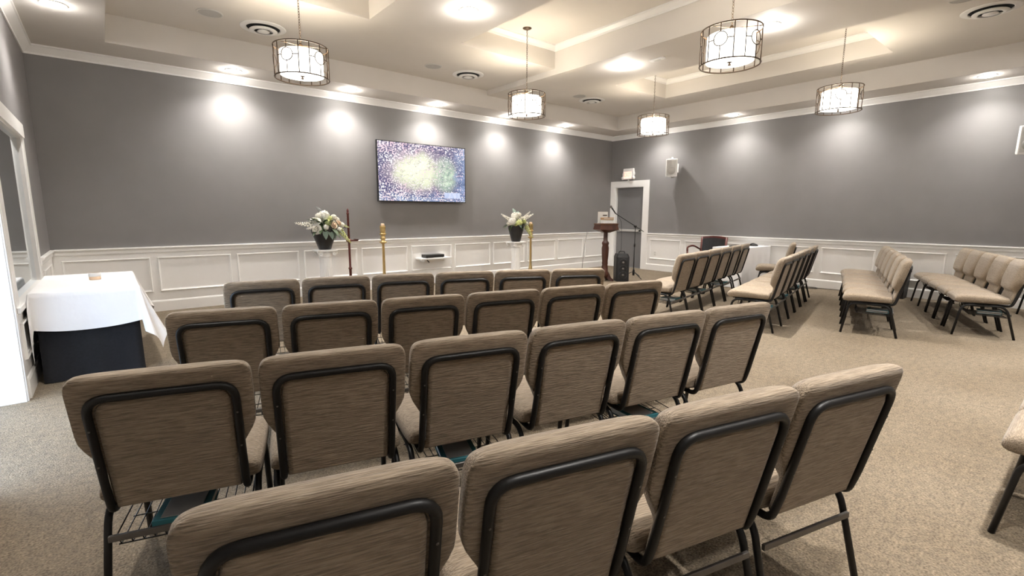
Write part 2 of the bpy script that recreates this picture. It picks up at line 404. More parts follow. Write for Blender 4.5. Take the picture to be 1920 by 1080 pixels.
wainscot(wb, 'x', LL, RR, DD, -1, 'baseboard_back')
wainscot(wr, 'y', YF, 7.175, RR, -1, 'baseboard_right')
wainscot(wl, 'y', MI[1]+0.10, DD, LL, 1, 'baseboard_left')
MB().box(LL, LL+0.006, 4.97, MI[1]+0.10, 0, MI[2]-0.05).build('wainscot', 'trim_white', wl)
struct(extr(BASE, 'y', 4.97, MI[1]+0.10, LL, 1).build('baseboard_left', 'trim_white'), 'tall white baseboard under the mirror')
wainscot(wl, 'y', YF, OP[0]-0.14, LL, 1, 'baseboard_left')
wainscot(wf, 'x', LL, RR, YF, 1, 'baseboard_front')
for k in range(11): panel(0.905, 0.485, (-0.483+0.983*k, DD-0.006, 0.28), 0, wb)
for k in range(11): panel(0.845, 0.485, (RR-0.006, 7.095-0.945*k, 0.28), -PI/2, wr)
for y in (5.05, 6.06, 7.14): panel(0.86, 0.28 if y < 7 else 0.485, (LL+0.006, y, 0.28), PI/2, wl)
for k in range(6): panel(0.905, 0.485, (LL+0.006, YF+0.15+0.983*k, 0.28), PI/2, wl)
for k in range(11): panel(0.905, 0.485, (-0.483+0.983*k+0.905, YF+0.006, 0.28), PI, wf)
# ---- door in the right wall
d1 = struct(thing('door_1', 'grey door in white casing beside the lectern', 'door', (RR, DO[0], 0)))
del d1['category']
cw = 0.155
cas = MB().box(-0.022, 0, -cw-0.015, 0, 0, DO[2]+cw).box(-0.022, 0, DO[1]-DO[0], DO[1]-DO[0]+cw-0.003, 0, DO[2]+cw).box(-0.022, 0, 0, DO[1]-DO[0], DO[2], DO[2]+cw)
cas.box(0, 0.11, -0.02, 0.012, 0, DO[2]).box(0, 0.11, DO[1]-DO[0]-0.012, DO[1]-DO[0]+0.02, 0, DO[2]).box(0, 0.11, 0.012, DO[1]-DO[0]-0.012, DO[2]-0.012, DO[2]+0.02)
cas.build('door_casing', 'trim_white', d1)
MB().bbox(0.075, 0.12, 0.013, DO[1]-DO[0]-0.013, 0.008, DO[2]-0.013, 0.003).build('door_leaf', 'door_grey', d1)
pb = MB().bbox(0.035, 0.062, 0.07, 0.78, 0.925, 0.985, 0.006).bbox(0.035, 0.076, 0.05, 0.13, 0.915, 0.995, 0.006).bbox(0.035, 0.076, 0.74, 0.80, 0.915, 0.995, 0.006).build('push_bar', 'speaker_grey', d1)
# ---- open doorway and mirror in the left wall
d2 = struct(thing('door_2', 'white cased doorway open to daylight', 'door', (LL, OP[0], 0)))
del d2['category']
W2 = OP[1]-OP[0]
cs = MB().box(0, 0.010, -0.13, 0, 0, OP[2]+0.14).box(0, 0.010, W2, W2+0.065, 0, OP[2]+0.14).box(0, 0.010, 0, W2, OP[2], OP[2]+0.14)
cs.box(-0.17, 0, -0.012, 0.012, 0, OP[2]).box(-0.17, 0, W2-0.012, W2+0.012, 0, OP[2]).box(-0.17, 0, 0.012, W2-0.012, OP[2]-0.012, OP[2]+0.012)
cs.build('door_casing', 'trim_white', d2)
w1 = struct(thing('window_1', 'tall mirror recessed in white casing above the table', 'window', (LL, MI[0], 0)))
del w1['category']
WM = MI[1]-MI[0]
MB().box(0, 0.012, -0.16, 0.0, MI[2]-0.05, MI[3]).box(0, 0.012, WM, WM+0.10, MI[2]-0.05, MI[3]).box(0, 0.02, -0.16, WM+0.11, MI[3], MI[3]+0.13).build('window_frame', 'trim_white', w1)
MB().box(-REC+0.001, 0.0, -0.001, 0.014, MI[2]+0.03, MI[3]).box(-REC+0.001, 0.0, WM-0.014, WM+0.001, MI[2]+0.03, MI[3]).box(-REC+0.001, 0.0, 0.014, WM-0.014, MI[3]-0.014, MI[3]+0.001).build('jamb', 'trim_white', w1)
MB().bbox(-REC+0.001, 0.03, -0.16, WM+0.10, MI[2]-0.02, MI[2]+0.03, 0.006).build('window_sill', 'trim_white', w1)
MB().box(-REC+0.002, -REC+0.008, 0.014, WM-0.014, MI[2]+0.03, MI[3]-0.014).build('mirror_pane', 'mirror', w1)
# outlets
for (loc, rz, lab) in (((RR-0.006, 6.93, 0.42), -PI/2, 'white power outlet in the wainscot panel beside the door'),):
    t = thing('power_outlet', lab, 'outlet', loc, rz)
    MB().bbox(-0.037, 0.037, -0.007, 0, -0.058, 0.058, 0.002).build('cover_plate', 'plastic_white', t)
    for s_ in (-1, 1): MB().bbox(-0.016, 0.016, -0.010, -0.006, s_*0.024-0.014, s_*0.024+0.014, 0.001).build('socket', 'grille_white', t)

# ================================================================ CEILING FITTINGS
def downlight_meshes():
    trim = MB().lathe([(0.108, 0), (0.108, -0.005), (0.102, -0.009), (0.084, -0.007), (0.080, 0)], 32, cap=False)
    lens = MB().lathe([(0.090, -0.004), (0.082, -0.013), (0.060, -0.021), (0.032, -0.026), (0.0, -0.0275)], 32, cap=False)
    return trim.mesh('trim_ring', 'plastic_white'), lens.mesh('lens', 'lens_glow')
DLT, DLL = downlight_meshes()
def downlight(x, y, z, label, energy, angle=1.9, group='recessed ceiling downlights'):
    t = thing('recessed_downlight', label, 'downlight', (x, y, z-0.0005), 0, group)
    link('trim_ring', DLT, t); link('lens', DLL, t)
    light('downlight_beam', 'SPOT', (0, 0, -0.030), energy, NEUT, t, 0.06, angle, 1.0)
    light('downlight_spill', 'POINT', (0, 0, -0.075), energy*0.02, NEUT, t, 0.03)  # extra point lamp added to brighten soffit and crown around the fitting
ordn = ['first', 'second', 'third', 'fourth', 'fifth', 'sixth', 'seventh']
for k, x in enumerate((1.57, 3.22, 4.85, 6.52, 8.17)):
    downlight(x, 7.98, Z0, f'{ordn[k]} downlight from the left in the soffit above the screen wall', E_SPOT_WALL, 2.4)
for k, y in enumerate((6.80, 4.97, 3.13, 1.29)):
    downlight(9.86, y, Z0, f'{ordn[k]} downlight from the corner in the soffit along the door wall', E_SPOT_WALL*0.75, 2.4)
for k, y in enumerate((6.62, 4.4, 2.2)):  # only the first is in view; the other two are added for lighting
    downlight(-0.19, y, Z0, f'{ordn[k]} downlight from the back in the soffit over the mirror wall', E_SPOT_WALL*0.8, 2.0)
downlight(6.2, 4.85, ZB, 'downlight in the dropped beam between the pendants, farther one', E_SPOT)
downlight(6.2, 2.75, ZB, 'downlight in the dropped beam behind the nearest right pendant', E_SPOT)
downlight(3.40, 4.88, Z1, 'large bright downlight between the first and second coffers', E_SPOT)
downlight(3.40, 2.75, Z1, 'downlight between the coffers above the nearest chairs', E_SPOT)
for k, x in enumerate((1.57, 3.22, 4.85, 6.52, 8.17)):  # invented fill lamps out of view, added to brighten chair tops and floor
    downlight(x, 0.02, Z0, f'{ordn[k]} added fill downlight from the left in the soffit over the nearest chairs', E_FRONT_FILL, 1.6)
for k, x in enumerate((0.7, 3.1, 5.5, 7.9)):  # invented fill lamps behind the camera, added to light the chair backs
    downlight(x, -1.5, Z0, f'{ordn[k]} added fill downlight from the left in the low ceiling behind the chairs', E_REAR_FILL, 2.3)

def diffuser(x, y, z, label):
    t = thing('air_diffuser', label, 'vent', (x, y, z-0.0005), 0, 'round ceiling air diffusers')
    MB().lathe([(0.26, 0), (0.26, -0.004), (0.25, -0.009), (0.205, -0.012), (0.195, -0.016), (0.190, -0.010), (0.190, 0)], 40, cap=False).build('outer_ring', 'plastic_white', t)
    MB().lathe([(0.189, -0.003), (0.0, -0.0035)], 40, cap=False).build('throat', 'throat_shade', t)  # flat near-black disc; the shade of an open recess put into its colour
    MB().lathe([(0.150, -0.026), (0.160, -0.034), (0.158, -0.038), (0.112, -0.050), (0.104, -0.047), (0.112, -0.040)], 40, cap=False).build('cone_ring', 'plastic_white', t)
    MB().lathe([(0.060, -0.036), (0.070, -0.044), (0.066, -0.050), (0.035, -0.060), (0.0, -0.064)], 40, cap=False).build('centre_cone', 'plastic_white', t)
    for k in range(3):
        a = 2*PI*k/3
        MB().tube([(0.03*math.cos(a), 0.03*math.sin(a), -0.030), (0.150*math.cos(a), 0.150*math.sin(a), -0.030)], 0.004, 6).build('strut', 'plastic_white', t)
diffuser(1.74, 6.97, Z1, 'round air diffuser behind the leftmost pendant')
diffuser(4.865, 7.02, Z1, 'round air diffuser in the middle above the screen')
diffuser(7.84, 6.92, Z1, 'round air diffuser in the far right bay near the corner')
diffuser(7.88, 1.083, Z1, 'large round air diffuser nearest the camera at upper right')
def ceil_speaker(x, y, z, label):
    t = thing('ceiling_speaker', label, 'speaker', (x, y, z-0.0005), 0, 'round flush ceiling speakers')
    MB().lathe([(0.135, 0), (0.135, -0.005), (0.128, -0.009), (0.118, -0.008), (0.118, 0)], 32, cap=False).build('rim', 'grille_white', t)
    MB().lathe([(0.119, -0.006), (0.06, -0.0075), (0.0, -0.008)], 32, cap=False).build('grille', 'speaker_grey', t)
ceil_speaker(1.15, 6.87, Z1, 'round grey ceiling speaker at the far left')
ceil_speaker(4.18, 6.99, Z1, 'round grey ceiling speaker left of the middle diffuser')
ceil_speaker(7.376, 6.84, Z1, 'round grey ceiling speaker in the far right bay')
ceil_speaker(7.25, 1.22, Z1, 'round grey ceiling speaker beside the nearest diffuser, cut by the top edge')
t = thing('ceiling_sensor', 'small white rectangular sensor on the dropped beam', 'sensor', (6.28, 4.33, ZB-0.0005))
MB().bbox(-0.035, 0.035, -0.11, 0.11, -0.022, 0, 0.004).build('housing', 'plastic_white', t)
MB().bbox(-0.02, 0.02, -0.05, 0.05, -0.026, -0.021, 0.002).build('lens_window', 'grille_white', t)

# ---- pendants
PR, PH = 0.27, 0.31
PB = 2.79
def pendant_meshes():
    D = {}
    D['ring'] = MB().tube([(PR*math.cos(2*PI*k/48), PR*math.sin(2*PI*k/48), 0) for k in range(48)], 0.0065, 6, closed=True).mesh('cage_ring', 'bronze')
    D['bar'] = MB().tube([(PR, 0, 0), (PR, 0, PH)], 0.0052, 6).mesh('cage_bar', 'bronze')
    rc, zc = 0.062, PH*0.56
    circ = MB(); 
    circ.tube([(PR*math.cos(rc*math.sin(a)/PR), PR*math.sin(rc*math.sin(a)/PR), zc+rc*math.cos(a)) for a in [2*PI*k/24 for k in range(24)]], 0.0048, 6, closed=True)
    circ.tube([(PR, 0, zc+rc), (PR, 0, PH)], 0.0048, 6); circ.tube([(PR, 0, 0), (PR, 0, zc-rc)], 0.0048, 6)
    for s_ in (-1, 1):
        a0, a1 = s_*rc/PR, s_*math.radians(25)
        circ.tube([(PR*math.cos(a0+(a1-a0)*k/3), PR*math.sin(a0+(a1-a0)*k/3), zc) for k in range(4)], 0.0048, 6)
    D['circle'] = circ.mesh('cage_circle', 'bronze')
    D['shade'] = MB().lathe([(0.208, 0.262), (0.212, 0.262), (0.214, 0.14), (0.214, 0.03), (0.206, 0.03), (0.206, 0.262)], 40, cap=False).mesh('drum_shade', 'shade_glow')
    D['diff'] = MB().lathe([(0.207, 0.032), (0.12, 0.028), (0.0, 0.026)], 40, cap=False).mesh('diffuser_disc', 'shade_glow')
    D['finial'] = MB().lathe([(0.0, 0.032), (0.026, 0.030), (0.026, 0.026), (0.010, 0.020), (0.008, 0.012), (0.016, 0.004), (0.012, -0.004), (0.0, -0.007)], 16, cap=False).mesh('finial', 'bronze')
    sp = MB()
    for k in range(3):
        a = 2*PI*k/3+0.5
        sp.tube([(0.012*math.cos(a), 0.012*math.sin(a), PH+0.02), (PR*math.cos(a), PR*math.sin(a), PH-0.002)], 0.004, 6)
    sp.lathe([(0.0, PH+0.045), (0.012, PH+0.045), (0.024, PH+0.02), (0.024, PH+0.005), (0.0, PH+0.004)], 14, cap=False)
    D['spider'] = sp.mesh('spider', 'bronze')
    D['stem'] = MB().tube([(0, 0, 0.02), (0, 0, PH+0.02)], 0.006, 8).mesh('centre_rod', 'bronze')
    D['canopy'] = MB().lathe([(0.0, Z2-PB-0.0005), (0.064, Z2-PB-0.0005), (0.062, Z2-PB-0.008), (0.03, Z2-PB-0.022), (0.010, Z2-PB-0.03), (0.0, Z2-PB-0.03)], 24, cap=False).mesh('canopy', 'bronze')
    ch = MB(); z = PH+0.04; i = 0
    while z < Z2-PB-0.03:
        a = (i % 2)*PI/2; c_, s_ = math.cos(a), math.sin(a); pts = []
        for k in range(10):
            q = 2*PI*k/10; lx, lz = 0.0085*math.cos(q), 0.017*math.sin(q)
            pts.append((lx*c_, lx*s_, z+0.012+lz))
        ch.tube(pts, 0.0024, 5, closed=True); z += 0.0265; i += 1
    D['chain'] = ch.mesh('chain', 'bronze')
    return D
PD = pendant_meshes()
def pendant(x, y, rot, label):
    t = thing('pendant_lamp', label, 'pendant lamp', (x, y, PB), rot, 'drum pendant lamps in bronze wire cages')
    o = link('cage_ring', PD['ring'], t); o = link('cage_ring', PD['ring'], t, (0, 0, PH))
    for k in range(5):
        a = 2*PI*k/5
        link('cage_circle', PD['circle'], t, None, a)
        for s_ in (-1, 1): link('cage_bar', PD['bar'], t, None, a+s_*math.radians(25))
    for n, k in (('drum_shade', 'shade'), ('diffuser_disc', 'diff'), ('finial', 'finial'), ('spider', 'spider'), ('centre_rod', 'stem'), ('canopy', 'canopy')):
        link(n, PD[k], t)
    tag(link('chain', PD['chain'], t), kind='stuff')
    light('bulb_light', 'POINT', (0.03, 0.02, 0.15), E_PEND_UP, WARM, t, 0.05)
pendant(1.757, 5.62, -1.15, 'leftmost drum pendant lamp, hanging before the screen wall')
pendant(4.90, 5.58, -0.3, 'drum pendant lamp in the middle of the room, nearer the screen')
pendant(4.74, 2.46, -1.75, 'largest drum pendant lamp, hanging nearest at top right of centre')
pendant(7.95, 2.52, 1.0, 'rightmost drum pendant lamp before the long grey wall')
pendant(7.72, 5.35, -0.9, 'smallest and farthest drum pendant lamp, near the room corner')

# ================================================================ CHAIRS
TILT = math.radians(13.5); BY, BZ = -0.205, 0.405
def bpt(x, h, o=0.0):
    """point on the back: across x, up h along the back plane, o forward of it"""
    return (x, BY-math.sin(TILT)*h+math.cos(TILT)*o, BZ+math.cos(TILT)*h+math.sin(TILT)*o)
def sstep(a, b, t):
    t = max(0, min(1, (t-a)/(b-a))); return t*t*(3-2*t)
def chair_parts():
    P = []
    N = 36
    def ring(wd, tf, tb, h, ex=0.38, ey=0.55):
        r = []
        for k in range(N):
            a = 2*PI*k/N; c, s_ = math.cos(a), math.sin(a)
            x = wd*math.copysign(abs(c)**ex, c); o = (tf if s_ > 0 else tb)*math.copysign(abs(s_)**ey, s_)
            r.append(bpt(x, h, o))
        return r
    HT = 0.487
    rings = []
    hs = [-0.014, -0.010, 0.03, 0.08, 0.105, 0.12, 0.135, 0.15, 0.17, 0.195, 0.22, 0.25, 0.28, 0.32, 0.36, 0.40, 0.425]
    for h in hs:
        wd = 0.196+(0.256-0.196)*sstep(0.11, 0.27, h)
        tf = 0.022+0.050*sstep(0.112, 0.155, h)+0.010*math.sin(PI*min(1, max(0, (h-0.13)/0.34)))
        if h < -0.012: tf *= 0.6
        rings.append(ring(wd, tf, 0.012, h))
    r = HT-0.425
    for k in range(1, 8):
        a = k/7*PI/2; q = math.cos(a)
        rings.append(ring(0.256-0.045*(1-q)**1.3, 0.066*max(q, 0.04)**0.8+0.004, 0.012+0.0*q if k < 4 else 0.012*max(q*1.5 if q*1.5 < 1 else 1, 0.05), 0.425+r*math.sin(a)))
    P.append(('backrest', MB().loft(rings).mesh('backrest', 'fabric')))
    # rear panel inside the tube
    pr = []
    for (i, o) in ((0, -0.010), (0.004, -0.018), (0.02, -0.021)):
        pts = fillet([(-0.186+i, 0.012+i), (-0.186+i, 0.398-i), (0.186-i, 0.398-i), (0.186-i, 0.012+i)], 0.04, 5) if False else None
        q = []
        xw, h0, h1, rad = 0.188-i, -0.018+i*0.4, 0.404-i, 0.045
        for (cx, ch, a0) in ((xw-rad, h1-rad, 0), (-xw+rad, h1-rad, PI/2), ):
            for k in range(7): a = a0+PI/2*k/6; q.append((cx+rad*math.cos(a), ch+rad*math.sin(a)))
        q += [(-xw, h0), (xw, h0)]
        pr.append([bpt(x, h, o) for x, h in q])
    P.append(('back_panel', MB().loft(pr).mesh('back_panel', 'fabric')))
    # bent tube frame of the back
    o = -0.020; xt, xb = 0.204, 0.203
    path = [(-0.19, -0.06, 0.372), (-xb, -0.10, 0.372), (-xb, BY-0.005, 0.368), bpt(-xb, 0.06, o), bpt(-xt, 0.418, o), bpt(xt, 0.418, o), bpt(xb, 0.06, o), (xb, BY-0.005, 0.368), (xb, -0.10, 0.372), (0.19, -0.06, 0.372)]
    P.append(('back_frame', MB().tube(fillet(path, [0.02, 0.035, 0.03, 0.06, 0.06, 0.03, 0.035, 0.02], 6), 0.0135, 8).mesh('back_frame', 'metal_black')))
    for s_ in (-1, 1):
        for h in (0.17, 0.31):
            c = Vector(bpt(s_*xt, h, o-0.012)); nrm = Vector((0, -math.cos(TILT), -math.sin(TILT)))
            P.append(('screw', MB().tube([c, c+nrm*0.002], 0.0035, 8).mesh('screw', 'steel_bar')))
    # seat
    rings = []
    for (y, zt, zb, wd) in ((-0.190, 0.438, 0.405, 0.225), (-0.186, 0.450, 0.392, 0.240), (-0.17, 0.457, 0.385, 0.249), (-0.10, 0.463, 0.384, 0.254), (0.0, 0.469, 0.383, 0.256), (0.10, 0.474, 0.381, 0.256),
                            (0.18, 0.474, 0.377, 0.256), (0.225, 0.468, 0.374, 0.254), (0.252, 0.456, 0.377, 0.250), (0.268, 0.440, 0.386, 0.244), (0.275, 0.424, 0.400, 0.236)):
        r = []
        zc, hz = (zt+zb)/2, (zt-zb)/2
        for k in range(28):
            a = 2*PI*k/28; c, s_ = math.cos(a), math.sin(a)
            r.append((wd*math.copysign(abs(c)**0.28, c), y, zc+hz*math.copysign(abs(s_)**0.5, s_)+(0.006*(1-(c*c)) if s_ > 0 else 0)))
        rings.append(r)
    P.append(('seat', MB().loft(rings).mesh('seat', 'fabric')))
    P.append(('seat_pan', MB().bbox(-0.205, 0.205, -0.09, 0.19, 0.355, 0.384, 0.006).mesh('seat_pan', 'black_plastic')))
    for s_ in (-1, 1):
        fr = fillet([(s_*0.232, 0.035, 0.362), (s_*0.232, 0.205, 0.362), (s_*0.238, 0.262, 0.0)], 0.075, 6)
        re = fillet([(s_*0.232, 0.035, 0.362), (s_*0.232, -0.165, 0.362), (s_*0.238, -0.262, 0.0)], 0.075, 6)
        P.append(('leg', MB().tube(fr, 0.0125, 8).mesh('leg', 'metal_black')))
        P.append(('leg', MB().tube(re, 0.0125, 8).mesh('leg', 'metal_black')))
    P.append(('stretcher', MB().bbox(-0.226, 0.226, -0.216, -0.204, 0.258, 0.282, 0.002).mesh('stretcher', 'steel_bar')))
    # wire book rack
    rk = MB(); zr = 0.235
    for k in range(13):
        x = -0.198+0.033*k
        rk.tube([(x, -0.207, 0.272), (x, -0.192, zr), (x, 0.13, zr+0.012), (x, 0.15, zr+0.06)], 0.0022, 5)
    for (y, z) in ((-0.192, zr), (-0.03, zr+0.006), (0.13, zr+0.012), (0.15, zr+0.06)): rk.tube([(-0.205, y, z), (0.205, y, z)], 0.0026, 5)
    for s_ in (-1, 1): rk.tube([(s_*0.205, 0.15, zr+0.06), (s_*0.215, 0.14, 0.352)], 0.003, 5); rk.tube([(s_*0.205, 0.15, zr+0.06), (s_*0.205, -0.205, 0.274)], 0.0026, 5)
    lp = [(0.12+0.018*math.cos(2*PI*k/16), -0.12+0.018*math.sin(2*PI*k/16), zr+0.006) for k in range(16)]
    rk.tube(lp, 0.0022, 5, closed=True)
    rack = ('book_rack', rk.mesh('book_rack', 'wire'))
    return P, rack
CPARTS, CRACK = chair_parts()
CHAIRS = {}
def chair(x, y, deg, label, group, rack, near=False):
    t = thing('stacking_chair', label, 'chair', (x, y, 0), math.radians(deg), group)
    for n, me in CPARTS:
        if n != 'screw' or near: link(n, me, t)
    if rack: tag(link(CRACK[0], CRACK[1], t), 'thin black wire book rack', kind='stuff')
    return t
R4 = [(0.353, 1.157, -15.3), (0.86, 1.018, -15.3), (1.366, 0.88, -15.3), (1.873, 0.742, -15.3)]
R3 = [(0.18, 2.184, -16.6), (0.687, 2.038, -15.7), (1.196, 1.899, -14.9), (1.706, 1.767, -14.0), (2.219, 1.643, -13.1), (2.733, 1.528, -12.2)]
R2 = [(0.516, 3.171, -17.3), (1.022, 3.017, -16.7), (1.529, 2.868, -16.0), (2.038, 2.725, -15.4), (2.548, 2.588, -14.7), (3.06, 2.457, -14.0)]
R1 = [(0.916, 4.24, -12.0), (1.445, 4.11, -15.6), (1.964, 3.948, -19.1), (2.471, 3.755, -22.4), (2.966, 3.536, -25.4), (3.448, 3.292, -28.2)]
def line(x, y, n, step_deg, r0, r1):
    return [(x+0.527*i*math.cos(math.radians(step_deg)), y+0.527*i*math.sin(math.radians(step_deg)), r0+(r1-r0)*i/max(1, n-1)) for i in range(n)]
RA = line(5.63, 3.62, 6, 10.5, 8.5, 12.5)
RB = line(6.075, 2.614, 6, 12.4, 11, 14.5)
RC = line(6.884, 1.636, 6, 17, 13.5, 19)
RD = line(7.793, 0.794, 5, 19.4, 17.5, 21)
RE = [(9.62, 0.29, 20)]
RF = line(3.10, -0.115, 2, -1, -1, -1)
LAB = {
 'r4': (R4, 'taupe chair seen from behind, {} from the left in the row nearest the camera', 'chairs in the nearest left row', (0, 1)),
 'r3': (R3, 'taupe fabric chair seen from behind, {} from the left in the second left-hand row', 'chairs in the second left row', (0, 1)),
 'r2': (R2, 'taupe fabric chair seen from behind, {} from the left in the third left-hand row', 'chairs in the third left row', (0, 1)),
 'r1': (R1, 'taupe fabric chair, {} from the left in the left-hand row closest to the screen', 'chairs in the left row closest to the screen', (0, 1)),
 'ra': (RA, 'taupe fabric chair, {} from the aisle in the right-hand row before the cloth-covered desk', 'chairs in the right row before the desk', (0, 1)),
 'rb': (RB, 'taupe fabric chair, {} from the aisle in the second right-hand row from the lectern', 'chairs in the second right row', (0, 1)),
 'rc': (RC, 'taupe fabric chair, {} from the aisle in the third right-hand row, waste bin behind', 'chairs in the third right row', (0, 1)),
 'rd': (RD, 'taupe fabric chair, {} from the aisle in the fourth right-hand row, front side showing', 'chairs in the fourth right row', (0, 1)),
 're': (RE, 'taupe fabric chair cut by the right edge behind the fourth right-hand row', None, (0, 1)),
 'rf': (RF, 'taupe fabric chair, {} in the row cut off at the right edge', 'chairs cut off at the right edge', (1, 1)),
}
for k, (pos, lab, grp, par) in LAB.items():
    for i, (x, y, d) in enumerate(pos):
        CHAIRS[(k, i)] = chair(x, y, d, lab.format(ordn[i]), grp, i % 2 == par[0] and k != 'r4', k in ('r3', 'r4'))
CHAIRS[('s', 0)] = chair(9.2, 3.70, 22, 'lone taupe fabric chair in side view against the door-side wall', None, False)
# ---- hymn books in the racks
def hymnal(key, label, dx=0.0, rz=0.1, big=1.0):
    c = CHAIRS[key]; M = Matrix.Translation(c.location) @ Matrix.Rotation(c.rotation_euler.z, 4, 'Z')
    p = M @ Vector((dx, -0.075, 0.2455))
    t = thing('hymn_book', label, 'book', p, c.rotation_euler.z+rz, 'teal hymn books in the chair racks')
    MB().bbox(-0.085*big, 0.085*big, -0.105, 0.105, 0.0, 0.004, 0.001).bbox(-0.085*big, 0.085*big, -0.105, 0.105, 0.034, 0.038, 0.001).bbox(-0.085*big, 0.085*big, -0.105, -0.101, 0.002, 0.036, 0.001).build('cover', 'book_teal', t)
    MB().bbox(-0.080*big, 0.080*big, -0.100, 0.100, 0.004, 0.034, 0.001).build('pages', 'paper', t)
    MB().bbox(-0.062*big, 0.062*big, -0.092, 0.075, 0.038, 0.041, 0.001).build('leaflet', 'paper_grey', t)
for key, lab, dx in ((('r3', 0), 'under the leftmost chair of the second left-hand row', -0.02), (('r3', 2), 'under the third chair of the second left-hand row', 0.0),
                     (('r3', 4), 'under the fifth chair of the second left-hand row', 0.0), (('r2', 2), 'under the third chair of the third left-hand row', 0.1),
                     (('ra', 0), 'under the aisle chair of the row before the desk', 0.05), (('ra', 2), 'under the third chair of the row before the desk', 0.0),
                     (('ra', 4), 'under the fifth chair of the row before the desk', 0.0), (('rb', 0), 'under the aisle chair of the second right-hand row', 0.0),
                     (('rb', 2), 'under the third chair of the second right-hand row', 0.0), (('rb', 4), 'under the fifth chair of the second right-hand row', 0.0),
                     (('rc', 0), 'under the aisle chair of the third right-hand row', 0.0), (('rd', 0), 'under the aisle chair of the fourth right-hand row', 0.0)):
    hymnal(key, 'teal hymn book with grey leaflet '+lab, dx, random.uniform(-0.15, 0.15))

# ================================================================ SCREEN WALL
t = thing('television', 'large wall television showing a blossoming garden', 'television', (4.711, DD, 2.123))
MB().bbox(-0.937, 0.937, -0.085, -0.045, -0.536, 0.536, 0.004).build('bezel', 'black_plastic', t)
MB().box(-0.921, 0.921, -0.0865, -0.085, -0.519, 0.521).build('screen', 'tv_picture', t)
MB().box(-0.35, 0.35, -0.046, 0, -0.25, 0.25).build('wall_bracket', 'black_plastic', t)
t = thing('wall_shelf', 'small white shelf on the wainscot under the television', 'shelf', (4.86, DD-0.006, 0.50))
MB().bbox(-0.34, 0.34, -0.24, 0, 0.0, 0.03, 0.004).build('shelf_board', 'trim_white', t)
for s_ in (-1, 1): MB().bbox(s_*0.22-0.012, s_*0.22+0.012, -0.16, 0, -0.05, 0.001, 0.004).build('bracket', 'trim_white', t)
t = thing('media_box', 'black media box on the small white wall shelf', 'media box', (4.83, DD-0.14, 0.531))
MB().bbox(-0.20, 0.20, -0.09, 0.09, 0.006, 0.062, 0.003).build('case', 'black_plastic', t)
for (a, b) in ((-1, -1), (1, -1), (1, 1), (-1, 1)): MB().lathe([(0.012, 0), (0.012, 0.007)], 10, a*0.17, b*0.07).build('foot', 'black_plastic', t)
MB().bbox(-0.18, -0.02, -0.0915, -0.089, 0.018, 0.05, 0.0005).build('display_window', 'vase_black', t)
tag(MB().tube(fillet([(4.66, DD-0.2, 0.497), (4.72, DD-0.17, 0.44), (4.77, DD-0.10, 0.44), (4.74, DD-0.03, 0.5)], 0.03, 4), 0.006, 6).build('cable_loop', 'cable'), 'short dark cable hanging under the white wall shelf', 'cable')

# ---- pedestals
def pedestal(x, y, h, label):
    t = thing('column_pedestal', label, 'pedestal', (x, y, 0), 0, 'white fluted pedestals')
    MB().lathe([(0.103, 0.085), (0.100, 0.10), (0.095, 0.3), (0.088, h-0.13), (0.090, h-0.115)], 40, flute=(0.11, h-0.14)).build('fluted_shaft', 'plaster_white', t)
    MB().bbox(-0.15, 0.15, -0.15, 0.15, 0, 0.045, 0.006).lathe([(0.14, 0.045), (0.145, 0.058), (0.135, 0.07), (0.115, 0.076), (0.118, 0.085), (0.105, 0.09)], 28).build('base', 'plaster_white', t)
    cap = MB().bbox(-0.145, 0.145, -0.145, 0.145, h-0.03, h, 0.006)
    cap.lathe([(0.092, h-0.12), (0.10, h-0.11), (0.094, h-0.10), (0.112, h-0.07), (0.125, h-0.03)], 28)
    c = cap.build('capital', 'plaster_white', t)
    for sx in (-1, 1):
        for sy in (-1, 1):
            v = MB(); pts = [];
            for k in range(22):
                a = k*0.55; r = 0.038*(1-k/24)
                pts.append((sx*(0.105+r*math.cos(a)*1.0), 0, h-0.066+r*math.sin(a)))
            v.tube(pts, 0.010, 6)
            v.xform(Matrix.Translation((0, sy*0.118, 0)))
            v.build('volute', 'plaster_white', c)
pedestal(2.60, 7.72, 0.815, 'white fluted pedestal under the left flower arrangement')
pedestal(6.34, 7.52, 0.82, 'white fluted pedestal under the right flower arrangement')

# ---- flowers
def petal_ball(r, n, ps, mname):
    m = MB(); ga = PI*(3-math.sqrt(5))
    for i in range(n):
        zz = 1-1.75*i/(n-1); rr = math.sqrt(max(0, 1-zz*zz)); a = ga*i
        nrm = Vector((rr*math.cos(a), rr*math.sin(a), zz)); tx = nrm.orthogonal().normalized(); ty = nrm.cross(tx)
        rot = random.uniform(0, 2*PI); u = tx*math.cos(rot)+ty*math.sin(rot); v = nrm.cross(u); c = nrm*r*random.uniform(0.86, 1.0)
        m.add([c-u*ps+nrm*ps*0.3, c-v*ps*0.9-nrm*ps*0.15, c+u*ps+nrm*ps*0.3, c+v*ps*0.9-nrm*ps*0.15, c], [(4,0,1),(4,1,2),(4,2,3),(4,3,0)])
    m.lathe([(0.0, -r*0.8), (r*0.7, -r*0.5), (r*0.86, 0), (r*0.7, r*0.55), (0.0, r*0.85)], 10, cap=False)
    return m.mesh('bloom', mname)
